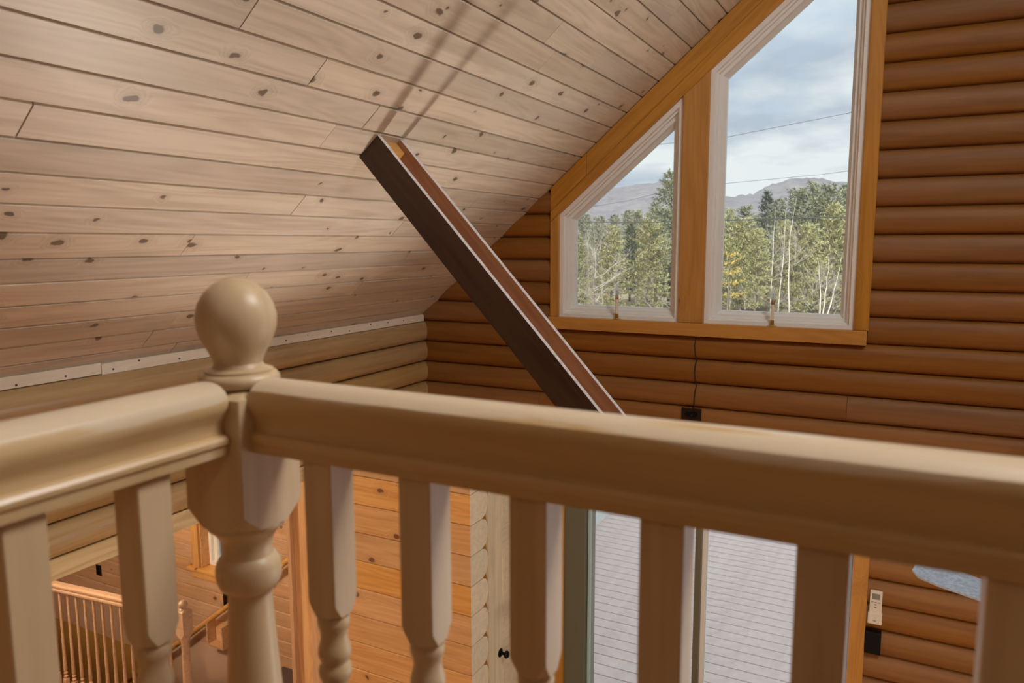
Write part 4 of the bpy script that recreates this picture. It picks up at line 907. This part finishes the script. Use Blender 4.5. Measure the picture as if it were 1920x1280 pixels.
def conifer_mesh(seed, h, rad, mat, dens=1.0, bare=0.12, droop=0.10, spread=1.0, whorl=0.36, shape=0.55):
    R_ = random.Random(seed); v = []; f = []
    z = h*bare
    while z < h*0.985:
        t = (z - h*bare)/(h*(1-bare)); L0 = rad*(1-t)**shape*(0.70+0.30*min(1, t*6)) + 0.10
        nb = R_.randint(6, 8)
        for b_ in range(nb):
            a = R_.uniform(0, 6.283); Ln = L0*R_.uniform(0.6, 1.12); up = R_.uniform(-0.08, 0.28) + 0.55*t
            nt = max(3, int(Ln*6.0*dens))
            for q in range(nt):
                s_ = (q+R_.uniform(0.2, 1.0))/nt; s_ = 0.15 + 0.85*s_; d = Ln*s_
                px, py = math.cos(a)*d, math.sin(a)*d; pz = z + d*up - droop*d*d*0.35
                side = R_.uniform(-1, 1)*0.34*Ln*(1.05-s_)*spread
                px += -math.sin(a)*side + R_.gauss(0, .05); py += math.cos(a)*side + R_.gauss(0, .05); pz += R_.gauss(0, 0.06)
                for _ in range(6):
                    aa = a + R_.gauss(0, 1.0); el = R_.gauss(0.30, 0.5); ll = R_.uniform(0.18, 0.42); w = R_.uniform(0.028, 0.058)
                    dx, dy, dz = math.cos(aa)*math.cos(el), math.sin(aa)*math.cos(el), math.sin(el)
                    nx, ny = -math.sin(aa)*w, math.cos(aa)*w
                    i0 = len(v)
                    v += [(px-nx, py-ny, pz - w*.5), (px+nx, py+ny, pz + w*.5), (px+dx*ll, py+dy*ll, pz+dz*ll)]
                    f.append((i0, i0+1, i0+2))
        z += whorl*R_.uniform(0.75, 1.25)*(1-0.4*t)
    return mesh('foliage', v, f, mat)
def trunk_mesh(name, h, r, mat, seed=0, lean=0.0, bend=0.0):
    R_ = random.Random(seed); v = []; f = []; pts = []
    for i in range(9):
        t = i/8; pts.append((lean*t*h + bend*math.sin(t*2.2) + R_.gauss(0, .02), R_.gauss(0, .03), t*h))
    tube_verts(pts, [r*(1-0.88*i/8) for i in range(9)], 7, v, f)
    return mesh(name, v, f, mat, smooth=True)
def bare_mesh(seed, h, mat, spread=0.6):
    R_ = random.Random(seed); v = []; f = []
    def br(p, d, ln, r, lev):
        q = p + d*ln
        m_ = (p+q)/2 + V((R_.gauss(0, .05), R_.gauss(0, .05), R_.gauss(0, .05)))*ln
        tube_verts([p, m_, q], [r, r*0.8, r*0.6], 4, v, f)
        if lev == 0: return
        for _ in range(3 if lev > 1 else 4):
            s_ = R_.uniform(0.35, 1.0); pp = p + d*ln*s_
            nd = (d + V((R_.gauss(0, spread), R_.gauss(0, spread), R_.uniform(-0.1, 0.5)))).normalized()
            br(pp, nd, ln*R_.uniform(0.5, 0.72), r*0.5, lev-1)
    br(V((0, 0, h*0.35)), V((0, 0, 1)), h*0.4, 0.035, 4)
    for _ in range(4):
        a = R_.uniform(0, 6.28); br(V((0, 0, h*R_.uniform(0.15, 0.45))), V((math.cos(a), math.sin(a), 0.6)).normalized(), h*0.3, 0.03, 3)
    return mesh('branches', v, f, mat)
CON = {'olive': [conifer_mesh(11, 9.5, 2.7, M_NEEDLE, 1.0, 0.03), conifer_mesh(12, 9.0, 2.9, M_NEEDLE, 1.0, 0.04, shape=0.45), conifer_mesh(13, 10, 2.6, M_NEEDLE, 0.9, 0.08)],
       'grey': [conifer_mesh(21, 11, 2.7, M_NEEDLEG, 0.9, 0.08), conifer_mesh(22, 9.8, 2.8, M_NEEDLEG, 0.9, 0.08, shape=0.45)],
       'dark': [conifer_mesh(31, 12, 2.0, M_NEEDLED, 1.0, 0.1, 0.2)], 'yellow': [conifer_mesh(41, 6.2, 2.2, M_NEEDLEY, 0.9, 0.30, 0.0, 1.3, 0.95)]}
CT_ = {k: trunk_mesh('trunk', 10, 0.16, M_BARK, 5) for k in CON}
BARE = [bare_mesh(51, 8.5, M_TWIG), bare_mesh(52, 9.5, M_TWIG, 0.5)]
BT = trunk_mesh('trunk', 6.0, 0.10, M_BARK, 9)
def polar(az, dist): a = math.radians(az); return dist*math.sin(a), dist*math.cos(a)
def tree(kind, var, az, dist, top_el, label, group, z=None):
    x, y = polar(az, dist); me = CON[kind][var % len(CON[kind])]
    hh = max(p.co.z for p in me.vertices); h = dist*math.tan(math.radians(top_el + (0.5 if kind != 'yellow' and top_el < 5 else 0))) - GZ; s = h/hh
    e = empty('evergreen_tree', (x, y, GZ), random.uniform(0, 6.28)); tag(e, label, 'tree', group)
    Mx = T(x, y, GZ) @ Matrix.Rotation(random.uniform(0, 6.28), 4, 'Z') @ Matrix.Scale(s, 4)
    link('trunk', CT_[kind], e, T(x, y, GZ) @ Matrix.Scale(h/10.3, 4)); link('foliage', me, e, Mx)
def bare_tree(var, az, dist, top_el, label, group):
    x, y = polar(az, dist); me = BARE[var % 2]
    hh = max(p.co.z for p in me.vertices); s = (dist*math.tan(math.radians(top_el)) - GZ)/hh
    e = empty('bare_tree', (x, y, GZ)); tag(e, label, 'tree', group)
    Mx = T(x, y, GZ) @ Matrix.Rotation(random.uniform(0, 6.28), 4, 'Z') @ Matrix.Scale(s, 4)
    link('trunk', BT, e, Mx); link('branches', me, e, Mx)
def birch(az, dist, h, lean, bend, label, group=None, r=0.042):
    x, y = polar(az, dist)
    e = empty('birch_tree', (x, y, GZ)); tag(e, label, 'tree', group)
    link('trunk', trunk_mesh('trunk', h, r, M_BIRCH, int(az*100) % 97, lean, bend), e, T(x, y, GZ))
    link('branches', BARE[0], e, T(x + lean*h*0.6, y, GZ+h*0.25) @ Matrix.Scale(h/14.0, 4))
G1 = 'evergreens along the far edge of the grass'; L1 = 'olive green evergreen in the dense tree line outside'
G2 = 'grey green evergreens further back'; L2 = 'grey green evergreen standing further back in the woods'
G3 = 'bare grey trees in the woods'; L3 = 'leafless pale grey tree among the evergreens outside'
# seen through the smaller window
tree('olive', 1, -17.3, 46, 1.3, 'broad olive evergreen filling the right of the smaller window', None)
tree('olive', 0, -20.0, 50, 0.9, 'olive evergreen behind the candle of the smaller window', None)
tree('grey', 0, -15.7, 52, 5.4, 'tallest evergreen, spire above the hill at right of the smaller window', None)
tree('olive', 2, -22.6, 49, 0.3, L1, G1)
tree('dark', 0, -18.6, 56, 1.0, L1 if False else 'dark evergreen between two olive ones in the smaller window', None)
bare_tree(0, -21.3, 40, 2.3, 'bare pale tree spreading at the left of the smaller window', None)
for i, (a, d, e_) in enumerate([(-21.8, 62, 2.2), (-20.2, 66, 2.6), (-19.0, 64, 2.3), (-17.8, 68, 2.7), (-16.4, 60, 2.0), (-23.4, 58, 2.0)]): bare_tree(i, a, d, e_, L3, G3)
# seen through the tall window
tree('yellow', 0, -11.5, 45, -0.6, 'yellowing evergreen with banded branches at the left of the tall window', None)
tree('dark', 0, -9.0, 74, 3.2, 'dark pointed spruce rising above the others in the tall window', None)
for i, (k_, a, d, e_) in enumerate([('olive', -12.4, 52, 2.0), ('olive', -10.6, 50, 1.4), ('olive', -9.6, 47, 0.6), ('olive', -7.9, 52, 1.2), ('olive', -6.2, 49, 0.9), ('olive', -4.6, 51, 2.3), ('olive', -3.2, 50, 1.8), ('olive', -13.6, 50, 1.8), ('olive', -1.5, 52, 1.8), ('olive', 0.5, 50, 2.0), ('olive', -24.5, 52, 1.0)]):
    tree(k_, i, a, d, e_, L1, G1)
for i, (a, d, e_) in enumerate([(-11.9, 66, 2.1), (-10.4, 70, 2.2), (-8.2, 66, 2.7), (-7.0, 64, 3.4), (-6.0, 66, 3.9), (-5.0, 63, 3.6), (-4.0, 66, 3.6), (-12.9, 70, 2.1), (-2.6, 66, 3.2), (-1.0, 68, 3.0), (-16.8, 72, 2.6), (-18.2, 76, 2.0), (-19.8, 74, 1.7), (-21.0, 72, 1.5), (-22.4, 74, 1.8), (-14.4, 70, 2.4)]):
    tree('grey', i, a, d, e_, L2, G2)
for i in range(18):
    a = -25 + 26*i/17 + random.uniform(-.4, .4)
    tree(['grey', 'olive', 'grey', 'dark'][i % 4], i, a, random.uniform(88, 125), random.uniform(1.3, 2.2), L2, G2)
for i, (a, d, e_) in enumerate([(-9.3, 50, 1.0), (-6.6, 53, 1.6), (-5.3, 47, 0.0), (-12.2, 47, -0.5)]): bare_tree(i, a, d, e_, L3, G3)
birch(-8.00, 48, 6.3, 0.02, 0.10, 'left of the two tall white birches in the tall window')
birch(-7.25, 47, 6.5, 0.05, -0.35, 'right of the two tall white birches, leaning in the tall window')
birch(-8.55, 49, 6.4, 0.0, 0.05, 'slim white birch behind the tall pair')
birch(-5.25, 46, 3.4, -0.12, 0.20, 'low birch curving left near the bottom right of the tall window', r=0.045)
birch(-5.05, 46.3, 3.6, 0.02, 0.12, 'low upright birch in the clump at the bottom right of the tall window', r=0.045)
birch(-4.75, 46.2, 3.5, 0.15, 0.10, 'low birch curving right in the clump at the bottom right of the tall window', r=0.045)
def shrub(i, az, dist, s):
    x, y = polar(az, dist); e = empty('bare_shrub', (x, y, GZ)); tag(e, 'low leafless shrub at the foot of the tree line', 'shrub', 'bare shrubs below the trees')
    link('branches', BARE[i % 2], e, T(x, y, GZ-0.4*s*3) @ Matrix.Rotation(i*1.3, 4, 'Z') @ Matrix.Scale(s, 4))
for i in range(16): shrub(i, -23.5 + 1.35*i + random.uniform(-.3, .3), random.uniform(44.5, 48), random.uniform(0.25, 0.42))
x_, y_ = polar(-11.3, 52)
# power lines crossing the view
def wire(name, pts, r, label, group='overhead wires'):
    v = []; 
    for (a0, d0, e0), (a1, d1, e1) in zip(pts, pts[1:]):
        for i in range(12):
            t = i/12; 
            p0_ = V((*polar(a0, d0), d0*math.tan(math.radians(e0)))); p1_ = V((*polar(a1, d1), d1*math.tan(math.radians(e1))))
            p = p0_.lerp(p1_, t); v.append(p)
    v.append(p1_)
    o = tube(name, v, r, M_WIRE, None, 5); tag(o, label, 'wire', group)
wire('power_line', [(-36, 30, 1.60), (-18.2, 27, 1.45), (-11.7, 25, 1.55), (-4.0, 24, 1.68), (12, 26, 1.9)], 0.016, 'dark overhead cable crossing both gable windows in front of the trees')
wire('power_line', [(-36, 31, 5.0), (-11.7, 26, 7.4), (-4.0, 25, 8.55), (12, 27, 10.5)], 0.007, 'thin overhead wire crossing the sky in the tall window')
wire('power_line', [(-36, 31, 0.5), (-19.0, 28, 3.0), (-15.3, 27, 3.9), (-5.4, 26, 4.6), (-4.0, 25, 4.75), (12, 27, 6)], 0.006, 'faint thin wire just above the hill line')
